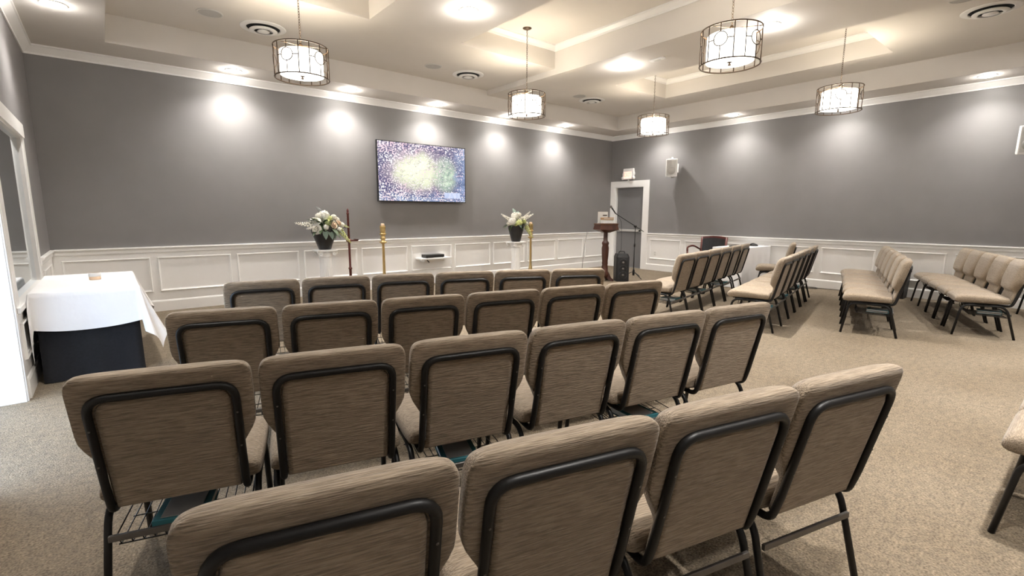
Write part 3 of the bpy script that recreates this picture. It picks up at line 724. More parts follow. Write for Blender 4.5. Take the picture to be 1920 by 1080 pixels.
def rose(r, mname):
    m = MB()
    for (k, n, tilt, rad, hh) in ((0, 3, 0.15, 0.35, 0.9), (1, 5, 0.45, 0.62, 0.8), (2, 6, 0.9, 0.9, 0.6), (3, 7, 1.25, 1.05, 0.3)):
        for i in range(n):
            a = 2*PI*i/n+k*0.6; R_ = Matrix.Rotation(a, 3, 'Z')
            pts = []
            for u in (-1, -0.5, 0, 0.5, 1):
                for v in (0, 0.5, 1):
                    wd = math.sin(PI*(0.25+0.6*v))*0.6*r*(0.6+0.25*k)
                    out = rad*r*(0.25+0.75*v)*math.cos(0.5*u)+0.0; z = hh*r*v-0.3*r+(-0.12*r*(v == 1)*k)
                    pts.append(R_ @ Vector((out, wd*u*1.1, z)))
            fs = [(i_*3+j, i_*3+j+1, (i_+1)*3+j+1, (i_+1)*3+j) for i_ in range(4) for j in range(2)]
            m.add(pts, fs, True)
    m.lathe([(0.0, -r*0.45), (r*0.35, -r*0.3), (r*0.42, r*0.1), (0.0, r*0.5)], 8, cap=False)
    return m.mesh('bloom', mname)
def leaf_mesh(L_, W_, mname):
    m = MB(); pts = []; n = 6
    for i in range(n+1):
        t_ = i/n; wd = W_*math.sin(PI*min(1, t_*0.96+0.03))**0.8; droop = -0.35*L_*t_*t_
        pts += [(L_*t_, -wd, droop+0.15*wd), (L_*t_, 0, droop-0.1*wd), (L_*t_, wd, droop+0.15*wd)]
    return m.add(pts, [(i*3+j, (i+1)*3+j, (i+1)*3+j+1, i*3+j+1) for i in range(n) for j in range(2)], True).mesh('leaf', mname)
def spike_mesh(L_, mname):
    m = MB(); n = 44
    m.tube([(0, 0, 0), (L_*0.5, 0, 0.01), (L_, 0, 0)], [0.004, 0.003, 0.001], 5)
    for i in range(n):
        t_ = 0.18+0.82*i/n; r = 0.038*(1.05-t_)+0.006; a = i*2.4; c = Vector((L_*t_, r*math.cos(a), r*math.sin(a))); s_ = 0.016*(1.15-t_)+0.004
        m.add([c+Vector((s_, 0, 0)), c+Vector((-s_, 0, 0)), c+Vector((0, s_, 0)), c+Vector((0, -s_, 0)), c+Vector((0, 0, s_)), c+Vector((0, 0, -s_))],
              [(0,2,4),(2,1,4),(1,3,4),(3,0,4),(2,0,5),(1,2,5),(3,1,5),(0,3,5)])
    return m.mesh('flower_spike', mname)
FM = {'hyd': petal_ball(0.085, 90, 0.022, 'petal_white'), 'ros': rose(0.075, 'petal_white'), 'blu': rose(0.062, 'petal_blush'), 'gre': petal_ball(0.05, 60, 0.014, 'petal_green'),
      'sml': petal_ball(0.04, 40, 0.014, 'petal_white'), 'lf': leaf_mesh(0.20, 0.035, 'leaf'), 'lp': leaf_mesh(0.17, 0.038, 'leaf_pale'), 'ld': leaf_mesh(0.19, 0.04, 'leaf_dark'),
      'spk': spike_mesh(0.36, 'petal_white'), 'spg': spike_mesh(0.34, 'petal_green')}
def arrangement(x, y, z, label, vs, blooms, spikes, leaves, rz=0.0):
    t = thing('flower_arrangement', label, 'flowers', (x, y, z), rz, 'flower arrangements on pedestals')
    h, rt, rb = vs
    MB().lathe([(0.0, 0.0), (rb, 0.0), (rb+0.008, 0.012), (rb+(rt-rb)*0.55, h*0.45), (rt*0.97, h*0.8), (rt, h-0.02), (rt+0.004, h), (rt-0.012, h), (rt-0.02, h-0.03), (0.0, h-0.03)], 32, cap=False).build('vase', 'vase_black', t)
    def put(key, name, p, rot):
        o = link(name, FM[key], t, p); o.rotation_euler = rot; return o
    for key, p, s_ in blooms:
        d = Vector(p)-Vector((0, 0, h-0.05)); o = put(key, 'bloom', p, d.to_track_quat('Z', 'Y').to_euler()); o.scale = (s_,)*3
    for key, p, d, s_ in spikes:
        o = put(key, 'flower_spike', p, Vector(d).to_track_quat('X', 'Z').to_euler()); o.scale = (s_,)*3
    for i, (key, az, el, r0, zz, s_) in enumerate(leaves):
        d = Vector((math.cos(az)*math.cos(el), math.sin(az)*math.cos(el), math.sin(el)))
        o = put(key, 'leaf', (r0*math.cos(az), r0*math.sin(az), h+zz), d.to_track_quat('X', 'Z').to_euler()); o.scale = (s_,)*3
    return t
# local x runs to the viewer's right along the wall, -y towards the viewer
random.seed(3)
lv = [(random.choice(['lf', 'lf', 'lp', 'lf']), random.uniform(0, 2*PI), random.uniform(-0.5, 0.9), random.uniform(0.05, 0.12), random.uniform(-0.02, 0.06), random.uniform(0.8, 1.2)) for _ in range(34)]
arrangement(2.60, 7.72, 0.815, 'white and blush flower arrangement in black vase on the left pedestal', (0.335, 0.19, 0.085),
    [('hyd', (0.0, -0.03, 0.52), 1.0), ('ros', (-0.17, -0.10, 0.44), 1.0), ('ros', (-0.18, -0.13, 0.32), 1.0), ('blu', (0.10, -0.15, 0.38), 1.0), ('blu', (0.21, -0.08, 0.41), 0.9),
     ('gre', (0.0, -0.15, 0.42), 1.0), ('gre', (0.06, -0.06, 0.48), 1.0), ('sml', (0.16, -0.02, 0.50), 1.1), ('sml', (0.22, 0.0, 0.46), 1.0), ('sml', (0.27, -0.06, 0.38), 1.0), ('sml', (-0.10, -0.05, 0.52), 1.1),
     ('hyd', (0.05, 0.12, 0.44), 0.9), ('hyd', (-0.1, 0.1, 0.42), 0.9), ('sml', (0.18, -0.14, 0.31), 0.9), ('sml', (-0.05, -0.19, 0.35), 1.0), ('ros', (0.2, 0.1, 0.40), 0.9)],
    [('spk', (-0.10, -0.05, 0.37), (-1, -0.1, 0.12), 1.05), ('spk', (-0.08, -0.10, 0.36), (-0.9, -0.3, -0.10), 0.8), ('spg', (0.16, -0.10, 0.36), (0.55, -0.15, -0.75), 1.0), ('spg', (0.18, -0.04, 0.42), (0.9, 0.0, -0.35), 0.7)],
    lv+[('ld', 1.8, 1.2, 0.03, 0.18, 1.0), ('lp', -1.5, -0.6, 0.12, 0.0, 1.2), ('lp', -1.2, -0.8, 0.14, 0.0, 1.1), ('lp', -1.9, -0.7, 0.14, 0.0, 1.1), ('ld', 0.0, -0.1, 0.22, 0.05, 0.8)], 0.1)
lv2 = [(random.choice(['lf', 'ld', 'lp', 'lf']), random.uniform(0, 2*PI), random.uniform(-0.5, 0.7), random.uniform(0.05, 0.12), random.uniform(-0.02, 0.05), random.uniform(0.7, 1.1)) for _ in range(26)]
arrangement(6.34, 7.52, 0.82, 'cream flower arrangement in glossy black vase on the right pedestal', (0.345, 0.165, 0.085),
    [('hyd', (-0.03, -0.02, 0.50), 1.0), ('hyd', (-0.14, -0.12, 0.40), 0.95), ('ros', (0.09, -0.08, 0.46), 0.9), ('gre', (0.0, -0.16, 0.38), 1.2), ('gre', (-0.07, -0.14, 0.36), 1.0), ('gre', (0.12, -0.12, 0.40), 0.9),
     ('sml', (0.05, -0.05, 0.54), 1.0), ('sml', (0.16, 0.0, 0.42), 1.1), ('sml', (-0.19, -0.06, 0.36), 1.1), ('hyd', (0.05, 0.12, 0.42), 0.9), ('sml', (0.20, -0.08, 0.36), 1.0)],
    [('spk', (-0.06, -0.04, 0.38), (-0.85, -0.05, 0.5), 0.95), ('spk', (0.06, -0.02, 0.40), (0.9, 0.0, 0.42), 1.0), ('spk', (0.08, -0.04, 0.40), (0.6, -0.1, 0.6), 0.8), ('spg', (0.15, -0.08, 0.36), (0.45, -0.15, -0.8), 1.0)],
    lv2+[('lp', 1.6, 1.25, 0.02, 0.16, 1.1), ('lp', 0.8, 1.0, 0.03, 0.16, 0.9), ('ld', 3.4, -0.15, 0.16, 0.02, 1.0), ('ld', 0.2, -0.3, 0.16, 0.02, 1.0)], -0.25)

# ---- dark pole stand and candle stands
t = thing('pole_stand', 'dark red wooden pole stand with small side bracket between flowers and candle', 'stand', (3.07, 7.93, 0))
MB().lathe([(0.0, 0.03), (0.020, 0.03), (0.022, 0.45), (0.030, 0.455), (0.030, 0.475), (0.020, 0.485), (0.018, 0.5), (0.018, 1.36), (0.022, 1.365), (0.022, 1.38), (0.013, 1.39), (0.02, 1.41), (0.012, 1.44), (0.0, 1.455)], 16, cap=False).build('pole', 'mahogany', t)
MB().lathe([(0.0, 0.0), (0.16, 0.0), (0.16, 0.02), (0.09, 0.035), (0.03, 0.05), (0.0, 0.05)], 24, cap=False).build('base', 'mahogany', t)
MB().bbox(-0.045, 0.15, -0.02, 0.02, 0.915, 0.94, 0.004).lathe([(0.03, 0.90), (0.034, 0.91), (0.034, 0.945), (0.026, 0.955)], 14).build('bracket', 'mahogany', t)
MB().bbox(0.10, 0.155, -0.05, 0.05, 0.94, 0.952, 0.003).build('ledge', 'oak_dark', t)
def candle_stand(x, y, label):
    t = thing('candle_stand', label, 'candle stand', (x, y, 0), 0, 'tall brass candle stands')
    MB().lathe([(0.0, 0.0), (0.13, 0.0), (0.13, 0.015), (0.10, 0.03), (0.05, 0.06), (0.042, 0.09), (0.0, 0.10)], 24, cap=False).build('base', 'brass', t)
    MB().lathe([(0.0, 0.09), (0.048, 0.09), (0.046, 0.2), (0.030, 0.30), (0.026, 0.33), (0.024, 0.4), (0.020, 0.86), (0.03, 0.87), (0.0, 0.875)], 18, cap=False).build('shaft', 'brass', t)
    MB().lathe([(0.0, 0.865), (0.03, 0.87), (0.065, 0.895), (0.06, 0.905), (0.03, 0.91), (0.035, 0.94), (0.05, 0.96), (0.035, 0.985), (0.03, 1.0), (0.058, 1.03), (0.052, 1.045), (0.035, 1.05), (0.0, 1.05)], 20, cap=False).build('ornate_collar', 'brass', t)
    MB().lathe([(0.0, 1.05), (0.038, 1.05), (0.05, 1.08), (0.046, 1.12), (0.052, 1.15), (0.046, 1.17), (0.030, 1.172), (0.0, 1.15)], 12, cap=False, flute=(1.06, 1.16)).build('candle_cup', 'brass', t)
    MB().lathe([(0.0, 1.14), (0.030, 1.14), (0.030, 1.20), (0.022, 1.207), (0.0, 1.205)], 16, cap=False).build('candle', 'candle_wax', t)
candle_stand(3.575, 7.72, 'tall brass candle stand right of the dark pole, left of the television')
candle_stand(6.74, 7.52, 'tall brass candle stand beside the right flower arrangement')

# ================================================================ LECTERN CORNER
t = thing('lectern', 'dark carved wooden lectern with slanted top beside the black loudspeaker', 'lectern', (7.90, 6.50, 0), math.radians(-25))
MB().lathe([(0.0, 0.08), (0.085, 0.08), (0.09, 0.14), (0.07, 0.18), (0.065, 0.30), (0.055, 0.33), (0.062, 0.36), (0.058, 0.40), (0.07, 0.55), (0.075, 0.68), (0.062, 0.74), (0.075, 0.77), (0.07, 0.80), (0.045, 0.83), (0.042, 1.02), (0.06, 1.05), (0.0, 1.05)], 20, cap=False).build('turned_post', 'oak_dark', t)
for k in range(4):
    a = PI/4+k*PI/2
    lg = MB(); pr = [(0.05, 0.22), (0.09, 0.16), (0.13, 0.07), (0.18, 0.035), (0.195, 0.0), (0.15, 0.0), (0.10, 0.03), (0.05, 0.06)]
    lg.loft([[(r, -0.028, z) for r, z in pr], [(r, 0.028, z) for r, z in pr]], True, True, False).xform(Matrix.Rotation(a, 4, 'Z')).build('foot', 'oak_dark', t)
tp = MB().bbox(-0.195, 0.195, -0.17, 0.17, 0.0, 0.03, 0.006); tp.xform(Matrix.Translation((0, 0, 1.155))); tpo = tp.build('desk_top', 'oak_trim', t)
un = MB().loft([[(-0.185, -0.16, 1.154), (0.185, -0.16, 1.154), (0.185, 0.16, 1.154), (-0.185, 0.16, 1.154)], [(-0.205, -0.175, 1.06), (0.205, -0.175, 1.06), (0.205, 0.175, 1.06), (-0.205, 0.175, 1.06)], [(-0.07, -0.07, 1.0), (0.07, -0.07, 1.0), (0.07, 0.07, 1.0), (-0.07, 0.07, 1.0)]], True, True, False); un.build('desk_body', 'oak_dark', t)
def bookblock(loc, rz, wd, dp, ht, cover, label, name='book', ct=0.005):
    t = thing(name, label, 'book', loc, rz)
    MB().bbox(-wd, wd, -dp, dp, 0, ct, 0.001).bbox(-wd, wd, -dp, dp, ht-ct, ht, 0.001).bbox(-wd, -wd+0.005, -dp, dp, 0.003, ht-0.003, 0.001).build('cover', cover, t)
    MB().bbox(-wd+0.005, wd-0.006, -dp+0.006, dp-0.006, ct, ht-ct, 0.001).build('pages', 'paper', t)
bookblock((7.88, 6.46, 1.187), math.radians(-25), 0.105, 0.08, 0.07, 'plastic_white', 'thick white book at the bottom of the stack on the lectern')
bookblock((7.88, 6.46, 1.257), math.radians(-28), 0.11, 0.085, 0.045, 'book_tan', 'tan book on top of the white book on the lectern', ct=0.015)
t = thing('card_holder', 'white upright card standing behind the books on the lectern', 'card', (7.91, 6.60, 1.190), math.radians(-25))
MB().bbox(-0.11, 0.11, -0.004, 0.004, 0.0, 0.23, 0.002).build('card', 'paper', t)
MB().bbox(-0.11, 0.11, -0.03, 0.03, -0.004, 0.006, 0.002).build('foot', 'plastic_white', t)
MB().bbox(0.0, 0.09, -0.008, -0.004, 0.145, 0.17, 0.001).build('printed_block', 'steel_bar', t)
# loudspeaker
t = thing('loudspeaker', 'black floor loudspeaker with round drivers right of the lectern', 'speaker', (8.16, 6.27, 0), math.radians(-38))
MB().loft([[(x, y, z) for x, y in ((-0.11, -0.12), (0.11, -0.12), (0.135, -0.09), (0.135, 0.13), (-0.135, 0.13), (-0.135, -0.09))] for z in (0.0, 0.50)] + [[(x*0.8, y*0.9+0.01, 0.565) for x, y in ((-0.11, -0.12), (0.11, -0.12), (0.135, -0.09), (0.135, 0.13), (-0.135, 0.13), (-0.135, -0.09))]], True, True, False).build('cabinet', 'black_plastic', t)
MB().bbox(-0.10, 0.10, -0.128, -0.119, 0.04, 0.50, 0.003).build('grille', 'grille_black', t)
for z in (0.13, 0.26, 0.39):
    MB().lathe([(0.0, 0.004), (0.028, 0.006), (0.045, 0.0), (0.075, 0.012), (0.08, 0.008), (0.082, 0.0)], 24, cap=False).xform(Matrix.Translation((0, -0.128, z)) @ Matrix.Rotation(PI/2, 4, 'X')).build('driver', 'vase_black', t)
    MB().lathe([(0.0, 0.012), (0.018, 0.008), (0.024, 0.0)], 16, cap=False).xform(Matrix.Translation((0, -0.133, z)) @ Matrix.Rotation(PI/2, 4, 'X')).build('dust_cap', 'steel_bar', t)
MB().tube(fillet([(-0.06, 0.02, 0.555), (-0.06, 0.02, 0.61), (0.06, 0.02, 0.61), (0.06, 0.02, 0.555)], 0.03, 4), 0.008, 6).build('handle', 'black_plastic', t)
# microphone stand
t = thing('microphone_stand', 'black boom microphone stand before the grey door', 'microphone stand', (8.70, 6.36, 0))
for k in range(3):
    a = math.radians(30+120*k-20)
    MB().tube([(0.015*math.cos(a), 0.015*math.sin(a), 0.14), (0.30*math.cos(a), 0.30*math.sin(a), 0.012)], 0.008, 6).build('leg', 'metal_black', t)
MB().lathe([(0.0, 0.06), (0.022, 0.06), (0.026, 0.10), (0.022, 0.18), (0.012, 0.20), (0.0, 0.2)], 14, cap=False).build('hub', 'metal_black', t)
MB().tube([(0, 0, 0.07), (0, 0, 0.72)], 0.011, 8).tube([(0, 0, 0.72), (0, 0, 1.10)], 0.008, 8).build('pole', 'metal_black', t)
MB().lathe([(0.0, 0.68), (0.018, 0.68), (0.018, 0.75), (0.0, 0.75)], 12, cap=False).build('height_clutch', 'metal_black', t)
MB().lathe([(0.0, -0.025), (0.022, -0.025), (0.022, 0.025), (0.0, 0.025)], 12, cap=False).xform(Matrix.Translation((0, 0, 1.11)) @ Matrix.Rotation(PI/2, 4, 'X')).build('boom_joint', 'metal_black', t)
b0, b1 = Vector((0.235, -0.05, 1.00)), Vector((-0.56, 0.10, 1.385))
MB().tube([b0, b1], 0.0075, 8).build('boom_arm', 'metal_black', t)
mic = MB().tube([b1, b1+Vector((-0.05, 0.0, 0.05)), b1+Vector((-0.13, 0.0, 0.12))], [0.013, 0.013, 0.016], 10)
mo = mic.build('microphone', 'metal_black', t)
q = b1+Vector((-0.15, 0.0, 0.137))
MB().lathe([(0.0, -0.03), (0.018, -0.025), (0.024, 0.0), (0.018, 0.02), (0.0, 0.026)], 12, q.x, q.y, q.z, cap=False).build('mic_grille', 'steel_bar', mo)
tag(MB().tube(fillet([(8.14, 6.44, 1.40), (8.22, 6.36, 1.22), (8.20, 6.33, 0.9), (8.22, 6.34, 0.62), (8.10, 6.30, 0.575)], 0.06, 5), 0.004, 6).build('microphone_cable', 'cable'), 'thin dark cable dropping from the microphone to the loudspeaker', 'cable')
tag(MB().tube(fillet([(7.62, 6.76, 1.0), (7.57, 6.78, 0.7), (7.55, 6.82, 0.2), (7.60, 6.95, 0.006), (7.9, 7.3, 0.006)], 0.08, 5), 0.004, 6).build('lectern_cable', 'cable'), 'thin cable hanging at the left side of the lectern', 'cable')
# exit sign
t = thing('exit_sign', 'white exit sign with red letters above the grey door', 'exit sign', (RR-0.001, 7.80, 2.36), -PI/2)
pr = [(-0.15, -0.12), (0.13, -0.12), (0.155, -0.06), (0.18, 0.02), (0.165, 0.07), (0.15, 0.15), (-0.15, 0.15), (-0.165, 0.06), (-0.185, 0.0), (-0.16, -0.06)]
MB().loft([[(x, 0.0, z) for x, z in pr], [(x, -0.045, z) for x, z in pr], [(x*0.95, -0.052, z*0.95) for x, z in pr]], True, True, False).build('housing', 'plastic_white', t)
MB().bbox(-0.125, 0.11, -0.056, -0.051, -0.10, 0.075, 0.002).build('face_plate', 'exit_face', t)
MB().bbox(-0.02, 0.02, -0.03, 0.0, -0.19, -0.119, 0.004).build('test_stem', 'plastic_white', t)
for s_ in (-1, 1):
    MB().lathe([(0.0, 0.0), (0.038, 0.0), (0.042, 0.03), (0.036, 0.05), (0.0, 0.052)], 14, cap=False).xform(Matrix.Translation((s_*0.165, -0.02, -0.085)) @ Matrix.Rotation(PI/2, 4, 'X')).build('lamp_head', 'plastic_white', t)
cu = bpy.data.curves.new('exit_text', 'FONT'); cu.body = 'EXIT'; cu.size = 0.125; cu.extrude = 0.001; cu.align_x = 'CENTER'; cu.align_y = 'CENTER'
to = bpy.data.objects.new('exit_text', cu); C.objects.link(to)
bpy.context.view_layer.update()
me = bpy.data.meshes.new_from_object(to.evaluated_get(bpy.context.evaluated_depsgraph_get())); bpy.data.objects.remove(to)
for v in me.vertices: v.co = Vector((v.co.x*0.86, -0.058+v.co.z, v.co.y*1.15))
me.materials.clear(); me.materials.append(MATS['exit_red'])
link('lettering', me, t, (-0.008, 0, -0.012))
# wall speakers
def wall_speaker(y, z, label, turn):
    t = thing('wall_speaker', label, 'speaker', (RR, y, z), -PI/2, 'white wall speakers')
    R_ = Matrix.Translation((0, -0.20, 0)) @ Matrix.Rotation(turn, 4, 'Z') @ Matrix.Rotation(math.radians(8), 4, 'X')
    outl = [(-0.125, -0.10), (-0.11, -0.125), (0, -0.135), (0.11, -0.125), (0.125, -0.10), (0.10, 0.10), (-0.10, 0.10)]
    MB().loft([[(x*s_, y_*s_, z_) for x, y_ in outl] for z_, s_ in ((-0.195, 0.97), (-0.185, 1.0), (0.185, 1.0), (0.195, 0.97))], True, True, False).xform(R_).build('cabinet', 'plastic_white', t)
    gr = MB().loft([[(x*0.90, y_*1.012-0.002, z_) for x, y_ in outl[0:5]]+[(0.10, -0.09, z_), (-0.10, -0.09, z_)] for z_ in (-0.165, 0.165)], True, True, False).xform(R_).build('grille', 'grille_white', t)
    MB().lathe([(0.085, 0.0), (0.080, 0.006), (0.0, 0.003)], 28, cap=False).xform(R_ @ Matrix.Translation((0, -0.139, -0.055)) @ Matrix.Rotation(PI/2, 4, 'X')).build('woofer_ring', 'speaker_grey', gr)
    MB().tube([(0, -0.20, -0.215), (0, -0.20, 0.215)], 0.02, 10).tube(fillet([(0, -0.2, -0.21), (0, -0.10, -0.21), (0, -0.05, -0.12), (0, -0.02, -0.05)], 0.03, 3), 0.014, 8).bbox(-0.05, 0.05, -0.012, 0, -0.10, 0.10, 0.003).build('bracket', 'plastic_white', t)
    MB().lathe([(0.0, -0.235), (0.018, -0.235), (0.018, -0.215), (0.0, -0.213)], 10, 0.0, -0.20).lathe([(0.0, 0.213), (0.018, 0.215), (0.018, 0.235), (0.0, 0.237)], 10, 0.0, -0.20).build('knob', 'plastic_white', t)
wall_speaker(6.46, 2.43, 'white wall speaker to the right of the exit sign', math.radians(28))
wall_speaker(0.80, 2.43, 'white wall speaker cut by the right edge of the view', math.radians(14))

# ================================================================ RIGHT SIDE FURNITURE
# ---- cloth-covered desk
def skirted_cloth(x0, x1, y0, y1, top, drop, fold=0.012, nf=22, corner=0.0, hem=None):
    """tablecloth: top sheet, falling sides with shallow folds"""
    m = MB(); per = []; n = 30
    edges = [((x0, y0), (x1, y0), (0, -1)), ((x1, y0), (x1, y1), (1, 0)), ((x1, y1), (x0, y1), (0, 1)), ((x0, y1), (x0, y0), (-1, 0))]
    for (a, b, nn) in edges:
        L_ = math.hypot(b[0]-a[0], b[1]-a[1])
        for k in range(n): per.append((a[0]+(b[0]-a[0])*k/n, a[1]+(b[1]-a[1])*k/n, nn, k/n, L_))
    rings = []
    for (s_, e) in ((0.0, 0.0), (0.004, 0.6), (0.02, 1.0), (0.25, 1), (0.5, 1), (0.75, 1), (1.0, 1)):
        r = []
        for (px, py, nn, u, L_) in per:
            f = fold*s_*(0.5+0.5*math.sin(u*L_*nf+px*3))+0.006*e
            r.append((px+nn[0]*f, py+nn[1]*f, top-drop*s_))
        rings.append(r)
    m.loft(rings, True, False, True)
    m.f.append(tuple(range(len(per)))); m.sm.append(False)
    return m
DX0, DX1, DY0, DY1 = 9.04, 10.24, 4.20, 4.78
t = thing('folding_table', 'rectangular table hidden under the floor-length white cloth', 'table', ((DX0+DX1)/2, (DY0+DY1)/2, 0))
hx, hy = (DX1-DX0)/2, (DY1-DY0)/2
MB().bbox(-hx+0.012, hx-0.012, -hy+0.012, hy-0.012, 0.715, 0.742, 0.004).build('tabletop', 'plastic_white', t)
for (a, b) in ((-1, -1), (1, -1), (1, 1), (-1, 1)): MB().tube([(a*(hx-0.12), b*(hy-0.08), 0), (a*(hx-0.12), b*(hy-0.08), 0.716)], 0.015, 8).build('leg', 'steel_bar', t)
tag(skirted_cloth(DX0, DX1, DY0, DY1, 0.75, 0.742, 0.03, 20).build('tablecloth', 'cloth_white'), 'floor-length white cloth over the desk by the door-side wall', 'tablecloth')
t = thing('laptop', 'closed dark laptop lying on the white-clothed desk', 'laptop', (9.42, 4.46, 0.751), 0.15)
MB().bbox(-0.18, 0.18, -0.12, 0.12, 0.004, 0.016, 0.003).build('base', 'black_plastic', t)
MB().bbox(-0.18, 0.18, -0.12, 0.12, 0.017, 0.026, 0.003).build('lid', 'leather_black', t)
for s_ in (-1, 1): MB().bbox(s_*0.15-0.02, s_*0.15+0.02, -0.09, 0.09, 0.0, 0.005, 0.001).build('foot', 'black_plastic', t)
t = thing('desk_phone', 'small dark rounded device at the right end of the white-clothed desk', 'device', (9.95, 4.40, 0.751), -0.3)
MB().lathe([(0.0, 0.0), (0.07, 0.0), (0.075, 0.012), (0.06, 0.03), (0.03, 0.042), (0.0, 0.045)], 20, cap=False).build('body', 'black_plastic', t)
MB().tube(fillet([(-0.12, 0.0, 0.008), (-0.09, 0.02, 0.03), (0.0, 0.03, 0.052), (0.07, 0.02, 0.03)], 0.04, 4), 0.010, 6).build('handset', 'leather_black', t)
# ---- mahogany armchair
t = thing('armchair', 'mahogany armchair with black upholstery behind the white-clothed desk', 'chair', (9.48, 5.15, 0), math.radians(90))
MB().bbox(-0.25, 0.25, -0.24, 0.25, 0.42, 0.50, 0.02).build('seat', 'leather_black', t)
bk = []
for k in range(9):
    u = -1+2*k/8; bk.append((0.25*u, -0.25-0.05*(1-u*u)))
def back_slab(z0, z1, th, bow, name, m_, lean=0.10):
    fr = []
    for z in (z0, z1):
        ring = [(x, y-lean*(z-0.5), z+bow*(1-(x/0.25)**2)*(z == z1)) for x, y in bk]+[(x, y-th-lean*(z-0.5), z+bow*(1-(x/0.25)**2)*(z == z1)) for x, y in reversed(bk)]
        fr.append(ring)
    MB().loft(fr, True, True, False).build(name, m_, t)
back_slab(0.52, 0.865, 0.03, 0.02, 'back_upholstery', 'leather_black')
back_slab(0.868, 0.905, 0.045, 0.022, 'top_rail', 'mahogany')
for s_ in (-1, 1):
    MB().tube([(s_*0.265, -0.23, 0.0), (s_*0.265, -0.255, 0.48), (s_*0.268, -0.30, 0.905)], [0.018, 0.024, 0.024], 8).build('leg', 'mahogany', t)
    MB().tube(fillet([(s_*0.275, 0.23, 0.0), (s_*0.285, 0.235, 0.66)], 0.02), 0.019, 8).build('leg', 'mahogany', t)
    MB().tube(fillet([(s_*0.285, 0.24, 0.62), (s_*0.29, 0.235, 0.70), (s_*0.29, 0.02, 0.735), (s_*0.272, -0.27, 0.63)], [0.05, 0.15], 6), 0.018, 8).build('armrest', 'mahogany', t)
MB().bbox(-0.26, 0.26, -0.24, 0.24, 0.36, 0.42, 0.006).build('seat_rail', 'mahogany', t)
# ---- waste bin and floor cord
t = thing('waste_bin', 'black waste bin by the wall behind the third right-hand row', 'bin', (10.12, 2.05, 0))
MB().loft([[(sx*w_, sy*w_*0.8, z) for sx, sy in ((-1, -1), (1, -1), (1, 1), (-1, 1))] for z, w_ in ((0.0, 0.12), (0.44, 0.145), (0.44, 0.135), (0.02, 0.11))], True, True, False).build('body', 'black_plastic', t)
MB().loft([[(sx*(w_), sy*(w_*0.8), z) for sx, sy in ((-1, -1), (1, -1), (1, 1), (-1, 1))] for z, w_ in ((0.43, 0.146), (0.43, 0.153), (0.45, 0.153), (0.45, 0.134))], True, False, False).build('rim', 'black_plastic', t)
tag(MB().tube(fillet([(10.29, 3.75, 0.006), (10.26, 3.3, 0.006), (10.1, 3.25, 0.006), (10.0, 3.42, 0.006), (10.12, 3.5, 0.006), (10.24, 3.1, 0.006), (10.28, 2.5, 0.006)], 0.08, 5), 0.005, 6).build('floor_cord', 'cable'), 'thin dark cord lying along the door-side baseboard', 'cord')

# ================================================================ MEMORIAL TABLE (LEFT)
TX0, TX1, TY0, TY1, TZ = LL+0.05, 0.165, 5.30, 6.66, 0.75
t = thing('memorial_table', 'table wrapped in a black skirt under the white cloth by the mirror', 'table', ((TX0+TX1)/2, (TY0+TY1)/2, 0))
hx, hy = (TX1-TX0)/2-0.012, (TY1-TY0)/2-0.012
MB().bbox(-hx, hx, -hy, hy, 0.715, 0.742, 0.004).build('tabletop', 'plastic_white', t)
for (a, b) in ((-1, -1), (1, -1), (1, 1), (-1, 1)): MB().tube([(a*(hx-0.08), b*(hy-0.08), 0), (a*(hx-0.08), b*(hy-0.08), 0.716)], 0.015, 8).build('leg', 'steel_bar', t)
sk = MB(); rg = []
for z, e in ((0.714, 0.0), (0.45, 0.006), (0.2, 0.014), (0.03, 0.022), (0.006, 0.03)):
    r = []
    for (cx, cy) in ((-1, -1), (1, -1), (1, 1), (-1, 1)):
        pass
    pts = []
    for (a, b) in (((-hx, -hy), (hx, -hy)), ((hx, -hy), (hx, hy)), ((hx, hy), (-hx, hy)), ((-hx, hy), (-hx, -hy))):
        for k in range(14): pts.append((a[0]+(b[0]-a[0])*k/14, a[1]+(b[1]-a[1])*k/14))
    for i, (x, y) in enumerate(pts):
        f = e*(0.4+0.6*math.sin(i*1.1)) if z < 0.7 else 0
        r.append((x*(1-0.02)+math.copysign(f, x)*0.5*(abs(x) > hx*0.98), y*(1-0.02)+math.copysign(f, y)*(abs(y) > hy*0.98), z))
    rg.append(r)
sk.loft(rg, True, False, True).build('black_skirt', 'cloth_black', t)
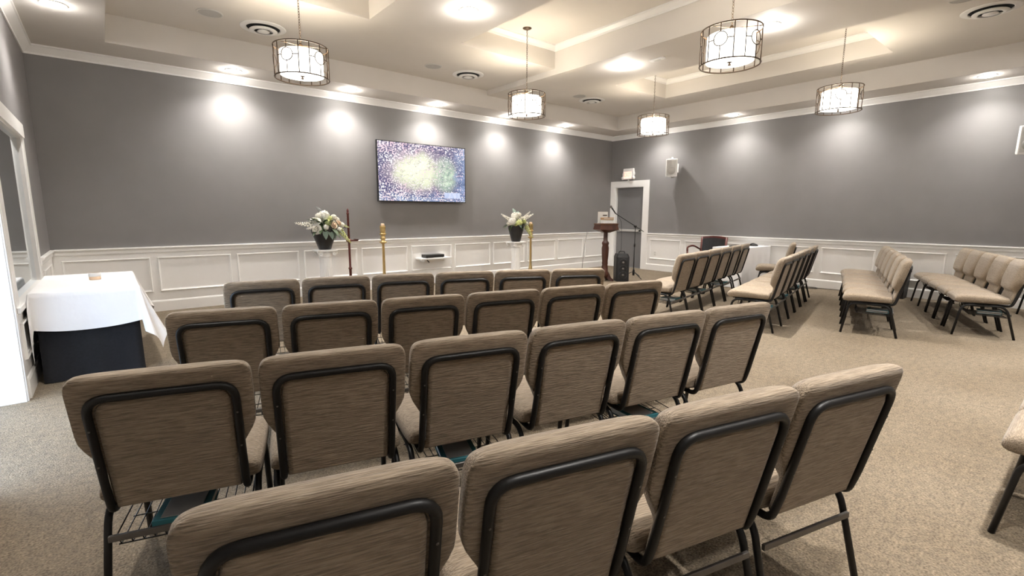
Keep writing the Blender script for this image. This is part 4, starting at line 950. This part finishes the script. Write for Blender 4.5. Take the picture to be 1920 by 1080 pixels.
def draped_cloth():
    m = MB(); cols = []          # each column: (point on table edge, outward dir, length)
    D = 0.30
    cs = [((TX0, TY0), -PI/2), ((TX1, TY0), 0.0), ((TX1, TY1), PI/2), ((TX0, TY1), PI)]   # corner, angle of the outgoing side normal
    nS, nC = 22, 14
    for k in range(4):
        (ax, ay), na = cs[k]; (bx, by), _ = cs[(k+1) % 4]
        # side from corner k to k+1 : outward normal
        nrm = [(0, -1), (1, 0), (0, 1), (-1, 0)][k]
        for i in range(nS+1):
            u = i/nS; cols.append(((ax+(bx-ax)*u, ay+(by-ay)*u), nrm, D*(1+0.12*math.sin(PI*u)), 0.012*math.sin(u*9+k)+0.006, u))
        c0 = math.atan2(nrm[1], nrm[0])
        for i in range(1, nC):
            th = i/nC*PI/2; d = (math.cos(c0+th), math.sin(c0+th))
            ln = min(D/max(math.cos(th), 1e-3), D/max(math.sin(th), 1e-3))*1.3
            fl = 0.19*math.sin(2*th)**0.7+0.03*math.sin(6*th)
            cols.append(((bx, by), d, ln, fl, 0.5))
    wall = LL+0.008
    rings = []
    for s_ in (0.0, 0.012, 0.04, 0.15, 0.3, 0.45, 0.6, 0.75, 0.88, 1.0):
        r = []
        for (p, d, ln, fl, u) in cols:
            o = (0.010*min(1, s_/0.03)+fl*s_**1.1)
            x = p[0]+d[0]*o; y = p[1]+d[1]*o
            r.append((max(wall+0.02+0.012*(s_), x), y, TZ+0.001-ln*s_ + (0.0 if s_ else 0)))
        rings.append(r)
    m.loft(rings, True, False, True)
    m.f.append(tuple(range(len(cols)))); m.sm.append(False)
    return m
tag(draped_cloth().build('tablecloth', 'cloth_white'), 'white cloth with hanging corners draped over the black-skirted table', 'tablecloth')
t = thing('pillar_candle', 'short peach candle in a clear rim on the white memorial table', 'candle', (-0.13, 6.02, TZ+0.0015))
MB().lathe([(0.0, 0.0), (0.042, 0.0), (0.044, 0.006), (0.044, 0.044), (0.040, 0.048), (0.0, 0.046)], 24, cap=False).build('wax', 'candle_wax', t)
MB().lathe([(0.0452, 0.03), (0.0465, 0.03), (0.0465, 0.066), (0.0452, 0.066)], 24, cap=False).build('glass_rim', 'plastic_white', t)
MB().tube([(0, 0, 0.045), (0.001, 0, 0.058)], 0.0015, 5).build('wick', 'cable', t)
